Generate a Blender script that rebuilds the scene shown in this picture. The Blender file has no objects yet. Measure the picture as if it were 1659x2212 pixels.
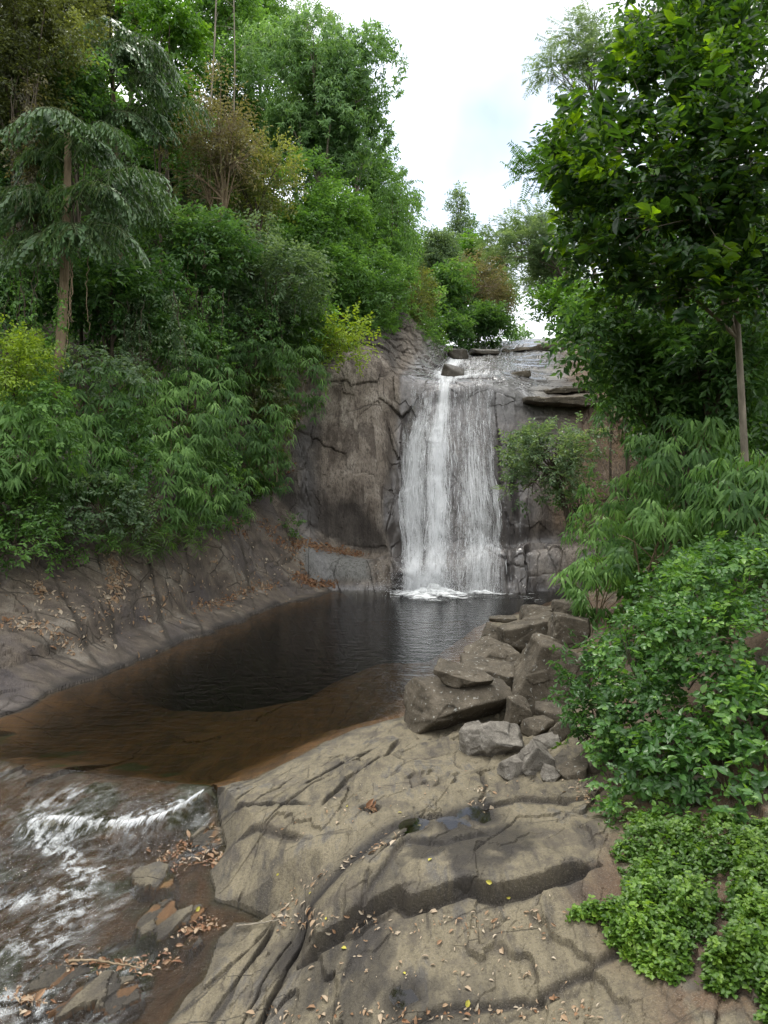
import bpy, math, random
import numpy as np
from mathutils import Vector, Matrix

scene = bpy.context.scene
# ------------------------------------------------------------------ camera, sky, sun, exposure
CAM_H = 4.5
PITCH = math.radians(3.66)
cam_data = bpy.data.cameras.new('camera')
cam = bpy.data.objects.new('camera', cam_data)
scene.collection.objects.link(cam)
cam.location = (0, 0, CAM_H)
cam.rotation_euler = (math.radians(90) - PITCH, 0, 0)
cam_data.sensor_fit = 'VERTICAL'
cam_data.sensor_height = 36
cam_data.lens = 27
cam_data.clip_end = 2000
scene.camera = cam

SUN_EL, SUN_AZ = math.radians(66), math.radians(-28)     # azimuth from +Y towards +X
world = bpy.data.worlds.new('World')
scene.world = world
world.use_nodes = True
wn, wl = world.node_tree.nodes, world.node_tree.links
wn.clear()
w_out = wn.new('ShaderNodeOutputWorld')
w_bg = wn.new('ShaderNodeBackground'); w_bg.inputs['Strength'].default_value = 0.1
w_sky = wn.new('ShaderNodeTexSky'); w_sky.sky_type = 'NISHITA'; w_sky.sun_disc = False
w_sky.sun_elevation = SUN_EL; w_sky.sun_rotation = SUN_AZ
w_tc = wn.new('ShaderNodeTexCoord')
w_noise = wn.new('ShaderNodeTexNoise'); w_noise.inputs['Scale'].default_value = 5.0
w_noise.inputs['Detail'].default_value = 4; w_noise.inputs['Roughness'].default_value = 0.5
w_dist = wn.new('ShaderNodeVectorMath'); w_dist.operation = 'DISTANCE'; w_dist.inputs[1].default_value = (0.117, 0.906, 0.407)   # a thin place in the cloud
w_add = wn.new('ShaderNodeMath'); w_add.operation = 'MULTIPLY_ADD'; w_add.inputs[1].default_value = 0.30
w_ramp = wn.new('ShaderNodeValToRGB')
w_ramp.color_ramp.elements[0].position = 0.17; w_ramp.color_ramp.elements[0].color = (0.10, 0.10, 0.10, 1)
w_ramp.color_ramp.elements[1].position = 0.58; w_ramp.color_ramp.elements[1].color = (1, 1, 1, 1)
w_sep = wn.new('ShaderNodeSeparateXYZ')
w_lum = wn.new('ShaderNodeMath'); w_lum.operation = 'MULTIPLY_ADD'; w_lum.use_clamp = False
w_lum.inputs[1].default_value = 4.5; w_lum.inputs[2].default_value = 11.5      # an overcast sky is brighter overhead
w_cloud = wn.new('ShaderNodeCombineColor')
w_mix = wn.new('ShaderNodeMix'); w_mix.data_type = 'RGBA'
wl.new(w_tc.outputs['Generated'], w_noise.inputs['Vector'])
wl.new(w_tc.outputs['Generated'], w_dist.inputs[0])
wl.new(w_tc.outputs['Generated'], w_sep.inputs[0])
wl.new(w_noise.outputs['Fac'], w_add.inputs[0]); wl.new(w_dist.outputs['Value'], w_add.inputs[2])
wl.new(w_add.outputs[0], w_ramp.inputs['Fac'])
wl.new(w_sep.outputs['Z'], w_lum.inputs[0])
for q in range(3): wl.new(w_lum.outputs[0], w_cloud.inputs[q])
wl.new(w_ramp.outputs['Color'], w_mix.inputs[0])
wl.new(w_sky.outputs['Color'], w_mix.inputs[6])
wl.new(w_cloud.outputs[0], w_mix.inputs[7])
wl.new(w_mix.outputs[2], w_bg.inputs['Color'])
wl.new(w_bg.outputs['Background'], w_out.inputs['Surface'])

sun_data = bpy.data.lights.new('sun', 'SUN')
sun_data.energy = 1.5; sun_data.angle = math.radians(14); sun_data.color = (1.0, 0.96, 0.88)
sun = bpy.data.objects.new('sun', sun_data)
scene.collection.objects.link(sun)
sdir = Vector((math.sin(SUN_AZ) * math.cos(SUN_EL), math.cos(SUN_AZ) * math.cos(SUN_EL), math.sin(SUN_EL)))
sun.rotation_euler = (-sdir).to_track_quat('-Z', 'Y').to_euler()

scene.view_settings.view_transform = 'Standard'
scene.view_settings.look = 'None'
scene.view_settings.gamma = 1
scene.view_settings.exposure = 0.95
scene.cycles.max_bounces = 7
scene.cycles.diffuse_bounces = 3
scene.cycles.glossy_bounces = 3
scene.cycles.transmission_bounces = 3
scene.cycles.transparent_max_bounces = 24
scene.cycles.caustics_reflective = False
scene.cycles.caustics_refractive = False
scene.cycles.sample_clamp_indirect = 4

# ------------------------------------------------------------------ helpers: projection
FX = 1659.0
def ray(px, py):
    X = (px - 829.5) / FX; Y = (1106 - py) / FX
    c, s = math.cos(PITCH), math.sin(PITCH)
    return np.array([X, c + Y * s, -s + Y * c])
def P(px, py, d):
    r = ray(px, py); t = d / r[1]
    return np.array([0, 0, CAM_H]) + r * t
def G(px, py, z=0.0):
    r = ray(px, py); t = (z - CAM_H) / r[2]
    return np.array([0, 0, CAM_H]) + r * t

# ------------------------------------------------------------------ helpers: noise
def _hash(ix, iy, iz, seed):
    h = (ix.astype(np.int64) * 374761393 + iy.astype(np.int64) * 668265263 + iz.astype(np.int64) * 2147483647 + seed * 974711) & 0xFFFFFFFF
    h = ((h ^ (h >> 13)) * 1274126177) & 0xFFFFFFFF
    h = ((h ^ (h >> 16)) * 2246822519) & 0xFFFFFFFF
    h = h ^ (h >> 15)
    return (h & 0xFFFFFF) / float(0xFFFFFF)
def vnoise(p, seed=0):
    i = np.floor(p).astype(np.int64); f = p - i
    f = f * f * f * (f * (f * 6 - 15) + 10)
    out = 0
    for dx in (0, 1):
        wx = f[:, 0] if dx else 1 - f[:, 0]
        for dy in (0, 1):
            wy = f[:, 1] if dy else 1 - f[:, 1]
            for dz in (0, 1):
                wz = f[:, 2] if dz else 1 - f[:, 2]
                out = out + wx * wy * wz * _hash(i[:, 0] + dx, i[:, 1] + dy, i[:, 2] + dz, seed)
    return out * 2 - 1
_R = np.array([[0.80, 0.36, -0.48], [-0.60, 0.48, -0.64], [0.0, 0.80, 0.60]])
def fbm(p, octv=4, seed=0, gain=0.5):
    a, s, n = 1.0, 0.0, 0.0
    q = p
    for k in range(octv):
        s = s + a * vnoise(q, seed + k * 17); n += a
        a *= gain; q = (q @ _R.T) * 2.03 + 7.1
    return s / n * 1.6
def facets(p, seed=0, tilt=0.6, jitter=0.9):
    """per-cell random offset and tilt: fractured, blocky rock; also the distance to the cell border"""
    i = np.floor(p).astype(np.int64)
    n = len(p)
    b1 = np.full(n, 1e9); b2 = np.full(n, 1e9); val = np.zeros(n)
    for dx in (-1, 0, 1):
        for dy in (-1, 0, 1):
            for dz in (-1, 0, 1):
                cx, cy, cz = i[:, 0] + dx, i[:, 1] + dy, i[:, 2] + dz
                o = [(_hash(cx, cy, cz, seed + k) - 0.5) * jitter + 0.5 for k in (1, 2, 3)]
                d = [p[:, 0] - cx - o[0], p[:, 1] - cy - o[1], p[:, 2] - cz - o[2]]
                r = d[0] ** 2 + d[1] ** 2 + d[2] ** 2
                t = [(_hash(cx, cy, cz, seed + k) - 0.5) * 2 * tilt for k in (4, 5, 6)]
                v = (_hash(cx, cy, cz, seed + 7) - 0.5) * 2 + d[0] * t[0] + d[1] * t[1] + d[2] * t[2]
                m = r < b1
                b2 = np.where(m, b1, np.minimum(b2, r))
                val = np.where(m, v, val); b1 = np.where(m, r, b1)
    return val, np.sqrt(b2) - np.sqrt(b1)
def sstep(a, b, x):
    t = np.clip((x - a) / (b - a), 0, 1)
    return t * t * (3 - 2 * t)
def polydist(x, y, pts):
    """distance to a polyline in plan, signed side (+ is left of the direction) and position 0..1"""
    best = np.full(x.shape, 1e9); side = np.zeros(x.shape); par = np.zeros(x.shape)
    n = len(pts) - 1
    for k in range(n):
        ax, ay = pts[k][0], pts[k][1]; bx, by = pts[k + 1][0], pts[k + 1][1]
        ex, ey = bx - ax, by - ay
        L = ex * ex + ey * ey
        t = np.clip(((x - ax) * ex + (y - ay) * ey) / L, 0, 1)
        dx, dy = x - ax - t * ex, y - ay - t * ey
        d = np.hypot(dx, dy)
        m = d < best
        side = np.where(m, np.sign(ex * (y - ay) - ey * (x - ax)), side)
        par = np.where(m, (k + t) / n, par)
        best = np.where(m, d, best)
    return best, side, par
def inpoly(x, y, pts):
    c = np.zeros(x.shape, bool); n = len(pts)
    for k in range(n):
        ax, ay = pts[k][0], pts[k][1]; bx, by = pts[(k + 1) % n][0], pts[(k + 1) % n][1]
        if ay == by: continue
        cond = ((ay > y) != (by > y)) & (x < (bx - ax) * (y - ay) / (by - ay) + ax)
        c ^= cond
    return c
def softpoly(x, y, pts, w):
    """1 inside, 0 outside, soft over +-w"""
    d, _, _ = polydist(x, y, list(pts) + [pts[0]])
    s = np.where(inpoly(x, y, pts), d, -d)
    return sstep(-w, w, s)

# ------------------------------------------------------------------ helpers: meshes and objects
def link(name, data, parent=None):
    o = bpy.data.objects.new(name, data)
    scene.collection.objects.link(o)
    if parent: o.parent = parent
    return o
def mesh_obj(name, V, faces, mat, attrs=None, parent=None, smooth=True, midx=None):
    """faces: a list of (M,k) index arrays"""
    V = np.asarray(V, np.float32)
    if isinstance(faces, np.ndarray): faces = [faces]
    faces = [np.asarray(f, np.int32) for f in faces if len(f)]
    me = bpy.data.meshes.new(name)
    me.vertices.add(len(V)); me.vertices.foreach_set('co', V.ravel())
    tot = np.concatenate([np.full(len(f), f.shape[1], np.int32) for f in faces])
    idx = np.concatenate([f.ravel() for f in faces])
    me.loops.add(len(idx)); me.loops.foreach_set('vertex_index', idx)
    me.polygons.add(len(tot))
    st = np.zeros(len(tot), np.int32); st[1:] = np.cumsum(tot)[:-1]
    me.polygons.foreach_set('loop_start', st)
    me.polygons.foreach_set('loop_total', tot)
    me.polygons.foreach_set('use_smooth', np.full(len(tot), smooth, bool))
    for m in (mat if isinstance(mat, (list, tuple)) else [mat]): me.materials.append(m)
    if midx is not None: me.polygons.foreach_set('material_index', np.asarray(midx, np.int32))
    for k, a in (attrs or {}).items():
        at = me.attributes.new(k, 'FLOAT', 'POINT')
        at.data.foreach_set('value', np.asarray(a, np.float32).ravel())
    me.update(calc_edges=True)
    return link(name, me, parent)
def tag(o, label=None, cat=None, group=None, kind=None):
    if label: o['label'] = label
    if cat: o['category'] = cat
    if group: o['group'] = group
    if kind: o['kind'] = kind
    return o
def thing(name, loc, label, cat, group=None):
    o = link(name, None); o.location = Vector([float(v) for v in loc])
    return tag(o, label, cat, group)
def grid_faces(nr, nc):
    a = np.arange(nr * nc).reshape(nr, nc)
    return np.stack([a[:-1, :-1], a[:-1, 1:], a[1:, 1:], a[1:, :-1]], -1).reshape(-1, 4)
def norm(v): return v / np.maximum(np.linalg.norm(v, axis=-1, keepdims=True), 1e-9)
def tube(path, rad, sides=7):
    path = np.asarray(path, float); n = len(path)
    rad = np.broadcast_to(np.asarray(rad, float), (n,))
    t = norm(np.gradient(path, axis=0))
    ref = np.where(np.abs(t[:, 2:3]) > 0.9, np.array([[1., 0, 0]]), np.array([[0, 0, 1.]]))
    u = norm(np.cross(ref, t)); v = np.cross(t, u)
    a = np.linspace(0, 2 * np.pi, sides, endpoint=False)
    V = path[:, None] + rad[:, None, None] * (u[:, None] * np.cos(a)[None, :, None] + v[:, None] * np.sin(a)[None, :, None])
    idx = np.arange(n * sides).reshape(n, sides)
    F = np.stack([idx[:-1], np.roll(idx[:-1], -1, 1), np.roll(idx[1:], -1, 1), idx[1:]], -1).reshape(-1, 4)
    return V.reshape(-1, 3), F
class MB:
    def __init__(s): s.V = []; s.F = []; s.n = 0
    def add(s, V, F): s.V.append(V); s.F.append(F + s.n); s.n += len(V)
    def tube(s, path, rad, sides=7): s.add(*tube(path, rad, sides))
    def obj(s, name, mat, parent=None, origin=None, attrs=None):
        V = np.concatenate(s.V)
        if origin is not None: V = V - np.asarray(origin)
        by = {}
        for f in s.F: by.setdefault(f.shape[1], []).append(f)
        return mesh_obj(name, V, [np.concatenate(v) for v in by.values()], mat, attrs, parent)
def bez(a, b, c, n=8):
    t = np.linspace(0, 1, n)[:, None]
    return (1 - t) ** 2 * np.asarray(a) + 2 * t * (1 - t) * np.asarray(b) + t * t * np.asarray(c)

# ------------------------------------------------------------------ helpers: materials
def new_mat(name):
    m = bpy.data.materials.new(name); m.use_nodes = True
    nt = m.node_tree; nt.nodes.clear()
    return m, nt.nodes, nt.links
class NB:
    def __init__(s, name):
        s.m, s.n, s.l = new_mat(name)
        s.out = s.n.new('ShaderNodeOutputMaterial')
        s.pos = s.n.new('ShaderNodeTexCoord').outputs['Object']
    def sock(s, inp, v):
        if hasattr(v, 'default_value') and hasattr(v, 'is_linked'): s.l.new(v, inp)
        elif isinstance(v, (tuple, list)) and len(v) == 3 and inp.type == 'RGBA': inp.default_value = (*v, 1)
        else: inp.default_value = v
    def mapping(s, scale=(1, 1, 1), rot=(0, 0, 0), vec=None):
        k = s.n.new('ShaderNodeMapping'); k.inputs['Scale'].default_value = scale; k.inputs['Rotation'].default_value = rot
        s.l.new(vec or s.pos, k.inputs['Vector']); return k.outputs['Vector']
    def noise(s, scale, detail=5, rough=0.55, vec=None, dist=0.0):
        k = s.n.new('ShaderNodeTexNoise'); k.inputs['Scale'].default_value = scale; k.inputs['Detail'].default_value = detail
        k.inputs['Roughness'].default_value = rough; k.inputs['Distortion'].default_value = dist
        s.l.new(vec or s.pos, k.inputs['Vector']); return k.outputs['Fac']
    def voro(s, scale, feat='F1', vec=None):
        k = s.n.new('ShaderNodeTexVoronoi'); k.feature = feat; k.inputs['Scale'].default_value = scale
        s.l.new(vec or s.pos, k.inputs['Vector']); return k.outputs['Distance']
    def fissure(s, scale, w, vec=None, warp=0.25, mask_scale=1.0, lo=0.45, hi=0.55):
        nz = s.n.new('ShaderNodeTexNoise'); nz.inputs['Scale'].default_value = scale * 1.5; nz.inputs['Detail'].default_value = 4
        s.l.new(vec or s.pos, nz.inputs['Vector'])
        ma = s.n.new('ShaderNodeVectorMath'); ma.operation = 'MULTIPLY_ADD'; ma.inputs[1].default_value = (warp,) * 3
        s.l.new(nz.outputs['Color'], ma.inputs[0]); s.l.new(vec or s.pos, ma.inputs[2])
        e = s.voro(scale, 'DISTANCE_TO_EDGE', ma.outputs[0])
        return s.math('MULTIPLY', s.ramp(e, [(0.0, 1.0), (w, 0.0)]), s.ramp(s.noise(mask_scale, 3), [(lo, 0.0), (hi, 1.0)]))
    def attr(s, name):
        k = s.n.new('ShaderNodeAttribute'); k.attribute_name = name; return k.outputs['Fac']
    def ramp(s, fac, stops):
        k = s.n.new('ShaderNodeValToRGB'); s.sock(k.inputs['Fac'], fac)
        e = k.color_ramp.elements
        while len(e) < len(stops): e.new(0.5)
        for el, (p, c) in zip(e, stops):
            el.position = p; el.color = (*c, 1) if isinstance(c, (tuple, list)) else (c, c, c, 1)
        return k.outputs['Color']
    def mix(s, f, a, b):
        k = s.n.new('ShaderNodeMix'); k.data_type = 'RGBA'; k.clamp_factor = True
        s.sock(k.inputs[0], f); s.sock(k.inputs[6], a); s.sock(k.inputs[7], b); return k.outputs[2]
    def math(s, op, a, b=0.0, clamp=False):
        k = s.n.new('ShaderNodeMath'); k.operation = op; k.use_clamp = clamp
        s.sock(k.inputs[0], a); s.sock(k.inputs[1], b); return k.outputs[0]
    def bump(s, h, strength=0.5, dist=0.02, nrm=None):
        k = s.n.new('ShaderNodeBump'); k.inputs['Strength'].default_value = strength; k.inputs['Distance'].default_value = dist
        s.l.new(h, k.inputs['Height'])
        if nrm: s.l.new(nrm, k.inputs['Normal'])
        return k.outputs['Normal']
    def n_bump_wet(s, h, wet):
        k = s.n.new('ShaderNodeBump'); k.inputs['Distance'].default_value = 0.2
        s.l.new(h, k.inputs['Height']); s.l.new(s.math('SUBTRACT', 1.0, s.math('MULTIPLY', wet, 0.86)), k.inputs['Strength'])
        return k.outputs['Normal']
    def bsdf(s, color, rough=0.7, spec=0.5, nrm=None):
        k = s.n.new('ShaderNodeBsdfPrincipled')
        s.sock(k.inputs['Base Color'], color); s.sock(k.inputs['Roughness'], rough)
        s.sock(k.inputs['Specular IOR Level'], spec)
        if nrm: s.l.new(nrm, k.inputs['Normal'])
        return k.outputs['BSDF']
    def shader_mix(s, f, a, b):
        k = s.n.new('ShaderNodeMixShader'); s.sock(k.inputs[0], f); s.l.new(a, k.inputs[1]); s.l.new(b, k.inputs[2]); return k.outputs[0]
    def done(s, sh, vol=None):
        s.l.new(sh, s.out.inputs['Surface'])
        if vol: s.l.new(vol, s.out.inputs['Volume'])
        return s.m

def rock_mat(name, dark, mid, light, rust=None, strike=(1, 1, 1), rot=(0, 0, 0), fine=1.0, lichen=0.0, bump=0.6, wet_dark=0.38, wet_rough=0.18, rough=0.82):
    b = NB(name)
    v = b.mapping(strike, rot)
    big = b.noise(0.55 * fine, 6, 0.6, dist=0.4)
    med = b.noise(2.3 * fine, 7, 0.62, v, 0.3)
    fin = b.noise(24 * fine, 6, 0.7, v)
    col = b.ramp(b.math('ADD', b.math('MULTIPLY', big, 0.55), b.math('MULTIPLY', med, 0.45)), [(0.36, dark), (0.5, mid), (0.64, light)])
    if rust: col = b.mix(b.ramp(b.noise(0.9 * fine, 5, 0.6, dist=0.6), [(0.5, 0.0), (0.68, 0.75)]), col, rust)
    col = b.mix(b.ramp(fin, [(0.3, 0.65), (0.55, 0.0)]), col, tuple(c * 0.55 for c in dark))
    col = b.mix(b.ramp(b.noise(60 * fine, 3, 0.6), [(0.58, 0.0), (0.75, 0.5)]), col, tuple(min(1, c * 1.6) for c in light))
    if lichen: col = b.mix(b.ramp(b.noise(9 * fine, 5, 0.7), [(0.66 - lichen, 0.0), (0.71 - lichen, 0.8)]), col, (0.36, 0.36, 0.33))
    moss = b.attr('moss')
    col = b.mix(b.math('MULTIPLY', moss, b.ramp(med, [(0.35, 0.3), (0.6, 1.0)])), col, (0.035, 0.055, 0.015))
    wet = b.attr('wet')
    col = b.mix(wet, col, b.mix(1.0, col, tuple(c * wet_dark for c in mid)) if False else b.mix(0.72, col, tuple(c * wet_dark * 0.6 for c in mid)))
    rgh = b.mix(wet, (rough,) * 3, (wet_rough,) * 3)
    h = b.math('ADD', b.math('MULTIPLY', med, 0.6), b.math('MULTIPLY', fin, 0.35))
    h = b.math('ADD', h, b.math('MULTIPLY', b.noise(75 * fine, 4, 0.6), 0.1))
    nrm = b.bump(h, bump, 0.09)
    return b.done(b.bsdf(col, rgh, 0.4, nrm))

def leaf_mat(name, dark, mid, light, rough=0.45, transl=0.42, tcol=None, spec=0.5):
    b = NB(name)
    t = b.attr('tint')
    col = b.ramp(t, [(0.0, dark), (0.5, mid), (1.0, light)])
    col = b.mix(b.ramp(b.noise(0.45, 2), [(0.35, 0.0), (0.7, 0.4)]), col, dark)
    p = b.bsdf(col, rough, spec)
    tr = b.n.new('ShaderNodeBsdfTranslucent')
    tc = b.mix(1.0, col, col)
    k = b.n.new('ShaderNodeMix'); k.data_type = 'RGBA'; k.blend_type = 'MULTIPLY'; k.inputs[0].default_value = 1.0
    b.l.new(col, k.inputs[6]); k.inputs[7].default_value = (*(tcol or (1.7, 1.6, 0.7)), 1)
    b.l.new(k.outputs[2], tr.inputs['Color'])
    return b.done(b.shader_mix(transl, p, tr.outputs[0]))
def bark_mat(name, a, c, scale=8):
    b = NB(name)
    v = b.mapping((1, 1, 0.25))
    n = b.noise(scale, 6, 0.65, v)
    col = b.ramp(n, [(0.3, a), (0.7, c)])
    return b.done(b.bsdf(col, 0.85, 0.25, b.bump(n, 0.7, 0.03)))
# ------------------------------------------------------------------ materials of the setting
M_fore = rock_mat('foreground_rock', (0.10, 0.082, 0.058), (0.215, 0.178, 0.125), (0.30, 0.25, 0.18), rust=(0.17, 0.125, 0.075),
                  strike=(2.6, 0.7, 1), rot=(0, 0, math.radians(-25)), bump=0.75)
M_cliff = rock_mat('cliff_rock', (0.075, 0.058, 0.047), (0.17, 0.135, 0.108), (0.26, 0.215, 0.18), rust=(0.10, 0.07, 0.05),
                   strike=(1.5, 1.5, 0.55), fine=0.7, bump=0.9, wet_dark=0.5, wet_rough=0.22)
M_bould = rock_mat('boulder_rock', (0.034, 0.028, 0.02), (0.085, 0.07, 0.049), (0.14, 0.118, 0.088), fine=1.6, lichen=0.05, bump=0.7)
M_pale = rock_mat('pale_boulder_rock', (0.07, 0.062, 0.052), (0.20, 0.182, 0.155), (0.36, 0.335, 0.29), fine=2.2, lichen=0.02, bump=0.9)

# ------------------------------------------------------------------ the near terrain: banks, bare rock and stream bed
def hill(x, y):
    x = np.asarray(x, float); y = np.asarray(y, float)
    xL = np.interp(y, [0, 10, 17, 27.5, 32, 45, 60, 90], [-10, -9.8, -8.8, -4.9, 0.0, 3.0, 4.5, 8])
    bL = np.interp(y, [0, 20, 26, 29, 33, 60, 90], [2, 2.2, 3, 7, 9.5, 13.3, 14])
    xR = np.interp(y, [0, 6, 8, 12, 16, 22, 28, 32, 45, 60, 90], [3.0, 2.9, 2.8, 3.7, 4.4, 6.0, 8.6, 10, 11.5, 14, 15])
    bR = np.interp(y, [0, 8, 14, 20, 26, 30, 34, 60], [0.5, 0.6, 0.9, 1.2, 2, 6, 9, 13.3])
    s = np.maximum(xL - x, 0); zL = bL + 34 * (1 - np.exp(-s * 0.9 / 34))
    s2 = np.maximum(x - xR, 0); zR = bR + 26 * (1 - np.exp(-s2 * 0.85 / 26))
    mid = np.where(y < 31, -5, np.interp(y, [31, 34, 60, 90, 110, 160], [-5, 6, 11, 13, 15, 22]))
    return np.where(x < xL, zL, np.where(x > xR, zR, mid))

ctrl = []
def cz(*pts):
    for px, py, z in pts: ctrl.append(G(px, py, z))
def cd(*pts):
    for px, py, d in pts: ctrl.append(P(px, py, d))
# left bank
cz((700, 1277, 0.03), (600, 1310, 0.03), (430, 1375, 0.03), (300, 1430, 0.03), (100, 1500, 0.03), (0, 1550, 0.03), (-150, 1600, 0.03))
cd((-200, 1275, 16), (0, 1240, 17), (150, 1210, 18.5), (300, 1195, 20), (400, 1180, 21.5), (480, 1140, 24), (560, 1100, 27.0))
cd((0, 1400, 15.2), (200, 1330, 17.3), (400, 1290, 20.5), (550, 1220, 25), (640, 1225, 26.6), (-150, 1450, 14.2))
for w in [(-14, 17, 6.5), (-20, 24, 12), (-9, 27, 6.5), (-13, 12, 4.2), (-9.5, 9, 1.5), (-9.5, 6, 1.5), (-14, 6, 5), (-16, 31, 15), (-8, 31, 9)]:
    ctrl.append(np.array(w, float))
# bare rock in front
cz((470, 1715, 0.02), (560, 1690, 0.02), (700, 1620, 0.02), (830, 1570, 0.03), (900, 1550, 0.05), (960, 1490, 0.03), (1020, 1420, 0.05), (1060, 1350, 0.05),
   (1130, 1325, 0.05), (1220, 1295, 0.1), (600, 1740, 0.12), (700, 1700, 0.20), (700, 1780, 0.22), (560, 1800, 0.0), (520, 1870, -0.22), (560, 1900, -0.2),
   (620, 1860, 0.05), (620, 1950, -0.2), (850, 1650, 0.27), (900, 1750, 0.36), (800, 1850, 0.27), (760, 1940, 0.17), (640, 2010, -0.28), (500, 2060, -0.42),
   (420, 2160, -0.5), (540, 2180, -0.42), (760, 2060, 0.02), (760, 2180, -0.06), (1000, 1650, 0.30), (1000, 1800, 0.42), (1000, 1930, 0.38), (1000, 2060, 0.16),
   (1000, 2200, 0.10), (1200, 1720, 0.46), (1200, 1850, 0.52), (1200, 1950, 0.5), (1200, 2080, 0.30), (1250, 2200, 0.27), (1300, 1700, 0.6), (1330, 1850, 0.68),
   (1400, 2000, 0.62), (1500, 2150, 0.6), (1000, 1520, 0.10), (1100, 1450, 0.16), (1180, 1400, 0.3), (1200, 1550, 0.40), (1280, 1500, 0.75), (1100, 1560, 0.25),
   (900, 2400, 0.1), (500, 2400, -0.5), (1500, 2400, 0.6), (200, 2400, -0.6), (0, 2000, -0.6))
for w in [(4.6, 8, 1.9), (5.5, 11, 2.2), (7.5, 9, 4.2), (6.4, 15, 1.8), (9, 16, 4.0), (9, 22, 2.2), (12, 24, 5.0), (11, 28, 3.0), (14, 31, 6), (4.5, 5, 1.4), (8, 5, 4.4), (8, 30, 0.6), (4.7, 18, 0.2), (5.9, 22, 0.2), (7.2, 26, 0.2), (3.7, 15, 0.25), (5.0, 15, 0.9)]:
    ctrl.append(np.array(w, float))
ctrl = np.array(ctrl)
def _phi(r2): return 0.5 * r2 * np.log(r2 + 1e-9)
_n = len(ctrl)
_K = _phi(((ctrl[:, None, :2] - ctrl[None, :, :2]) ** 2).sum(-1)) + np.eye(_n) * 0.02
_A = np.zeros((_n + 3, _n + 3)); _A[:_n, :_n] = _K; _A[:_n, _n] = 1; _A[:_n, _n + 1:] = ctrl[:, :2]; _A[_n:, :_n] = _A[:_n, _n:].T
_w = np.linalg.solve(_A, np.concatenate([ctrl[:, 2], np.zeros(3)]))
def tps(x, y):
    out = np.empty(len(x))
    for k in range(0, len(x), 60000):
        xs, ys = x[k:k + 60000], y[k:k + 60000]
        r2 = (xs[:, None] - ctrl[None, :, 0]) ** 2 + (ys[:, None] - ctrl[None, :, 1]) ** 2
        out[k:k + 60000] = _phi(r2) @ _w[:_n] + _w[_n] + _w[_n + 1] * xs + _w[_n + 2] * ys
    return out
def GP(pts, z): return [G(a, b, z)[:2] for a, b in pts]
POOL = GP([(452, 1705), (560, 1683), (640, 1640), (700, 1605), (830, 1555), (890, 1540), (960, 1480), (1010, 1420), (1050, 1350), (1110, 1330), (1210, 1302), (1250, 1288)], 0) \
    + [np.array([9, 29.5]), np.array([-3.0, 29.5])] + GP([(720, 1277), (600, 1310), (430, 1375), (300, 1430), (100, 1500), (0, 1550), (-120, 1590)], 0) \
    + [np.array([-8.2, 11.5]), np.array([-6.5, 10.6])]
STREAM = GP([(440, 1690), (462, 1750), (476, 1800), (490, 1850), (470, 1880), (452, 1900), (470, 1945), (530, 1960), (605, 1984), (560, 1996), (505, 1996), (470, 2020),
             (452, 2050), (425, 2100), (380, 2150), (330, 2215), (290, 2320)], -0.42) + [np.array([-2.4, 4.0]), np.array([-8.5, 4.0]), np.array([-8.6, 11.2]), np.array([-8, 12.4]), np.array([-6.4, 13.0]), np.array([-4, 12.6]), np.array([-2.2, 11.2])]
DEEP = GP([(300, 1446), (420, 1405), (520, 1370), (640, 1318), (720, 1293), (870, 1288), (1150, 1296), (1060, 1335), (990, 1368), (900, 1392), (780, 1392), (690, 1425), (610, 1462), (520, 1482), (420, 1478), (330, 1458)], -0.2)
O1, O2 = G(0, 1640, 0)[:2], G(450, 1695, 0)[:2]
_e = (O2 - O1) / np.linalg.norm(O2 - O1); _down = np.array([_e[1], -_e[0]])
FALL = GP([(-300, 1760), (0, 1778), (75, 1785), (150, 1781), (268, 1792), (361, 1778), (440, 1742), (470, 1722)], -0.2)
def zwater(x, y):
    s = (x - O1[0]) * _down[0] + (y - O1[1]) * _down[1]
    d, side, _ = polydist(x, y, FALL)
    f = d * -side
    return -0.15 * sstep(0.0, 1.3, s) - 0.15 * sstep(-0.02, 0.16, f) - 0.30 * sstep(0.1, 4.5, f)
ROCKS = [[(283, 1900), (300, 1880), (345, 1876), (376, 1890), (378, 1925), (330, 1932), (292, 1925)],
         [(298, 2005), (312, 1975), (330, 1945), (375, 1940), (395, 1965), (440, 1950), (449, 1962), (420, 1990), (370, 2005), (330, 2024)],
         [(360, 2035), (385, 2012), (420, 2005), (430, 2030), (385, 2050)],
         [(40, 2120), (120, 2075), (200, 2068), (290, 2095), (310, 2125), (250, 2160), (150, 2175), (60, 2165)],
         [(405, 1835), (430, 1812), (468, 1810), (474, 1835), (430, 1850)]]
ROCKS = [GP(r, -0.4) for r in ROCKS]
LEDGES = [  # polyline, height (far side up), width
    (GP([(640, 1990), (700, 1985), (760, 1977), (860, 1966), (885, 1985), (935, 1978), (1010, 1966), (1090, 1986), (1200, 1984), (1290, 1962)], 0.2), 0.16, 0.012),
    (GP([(760, 1975), (830, 1915), (870, 1850), (960, 1880), (1060, 1850)], 0.25), 0.05, 0.03),
    (GP([(1290, 1760), (1200, 1750), (1100, 1730), (1040, 1745)], 0.4), 0.05, 0.02),
    (GP([(870, 2190), (960, 2150), (1150, 2165), (1350, 2120)], 0.2), 0.05, 0.03),
    (GP([(650, 1835), (560, 1790), (480, 1800)], 0.0), 0.06, 0.03),
]
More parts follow.
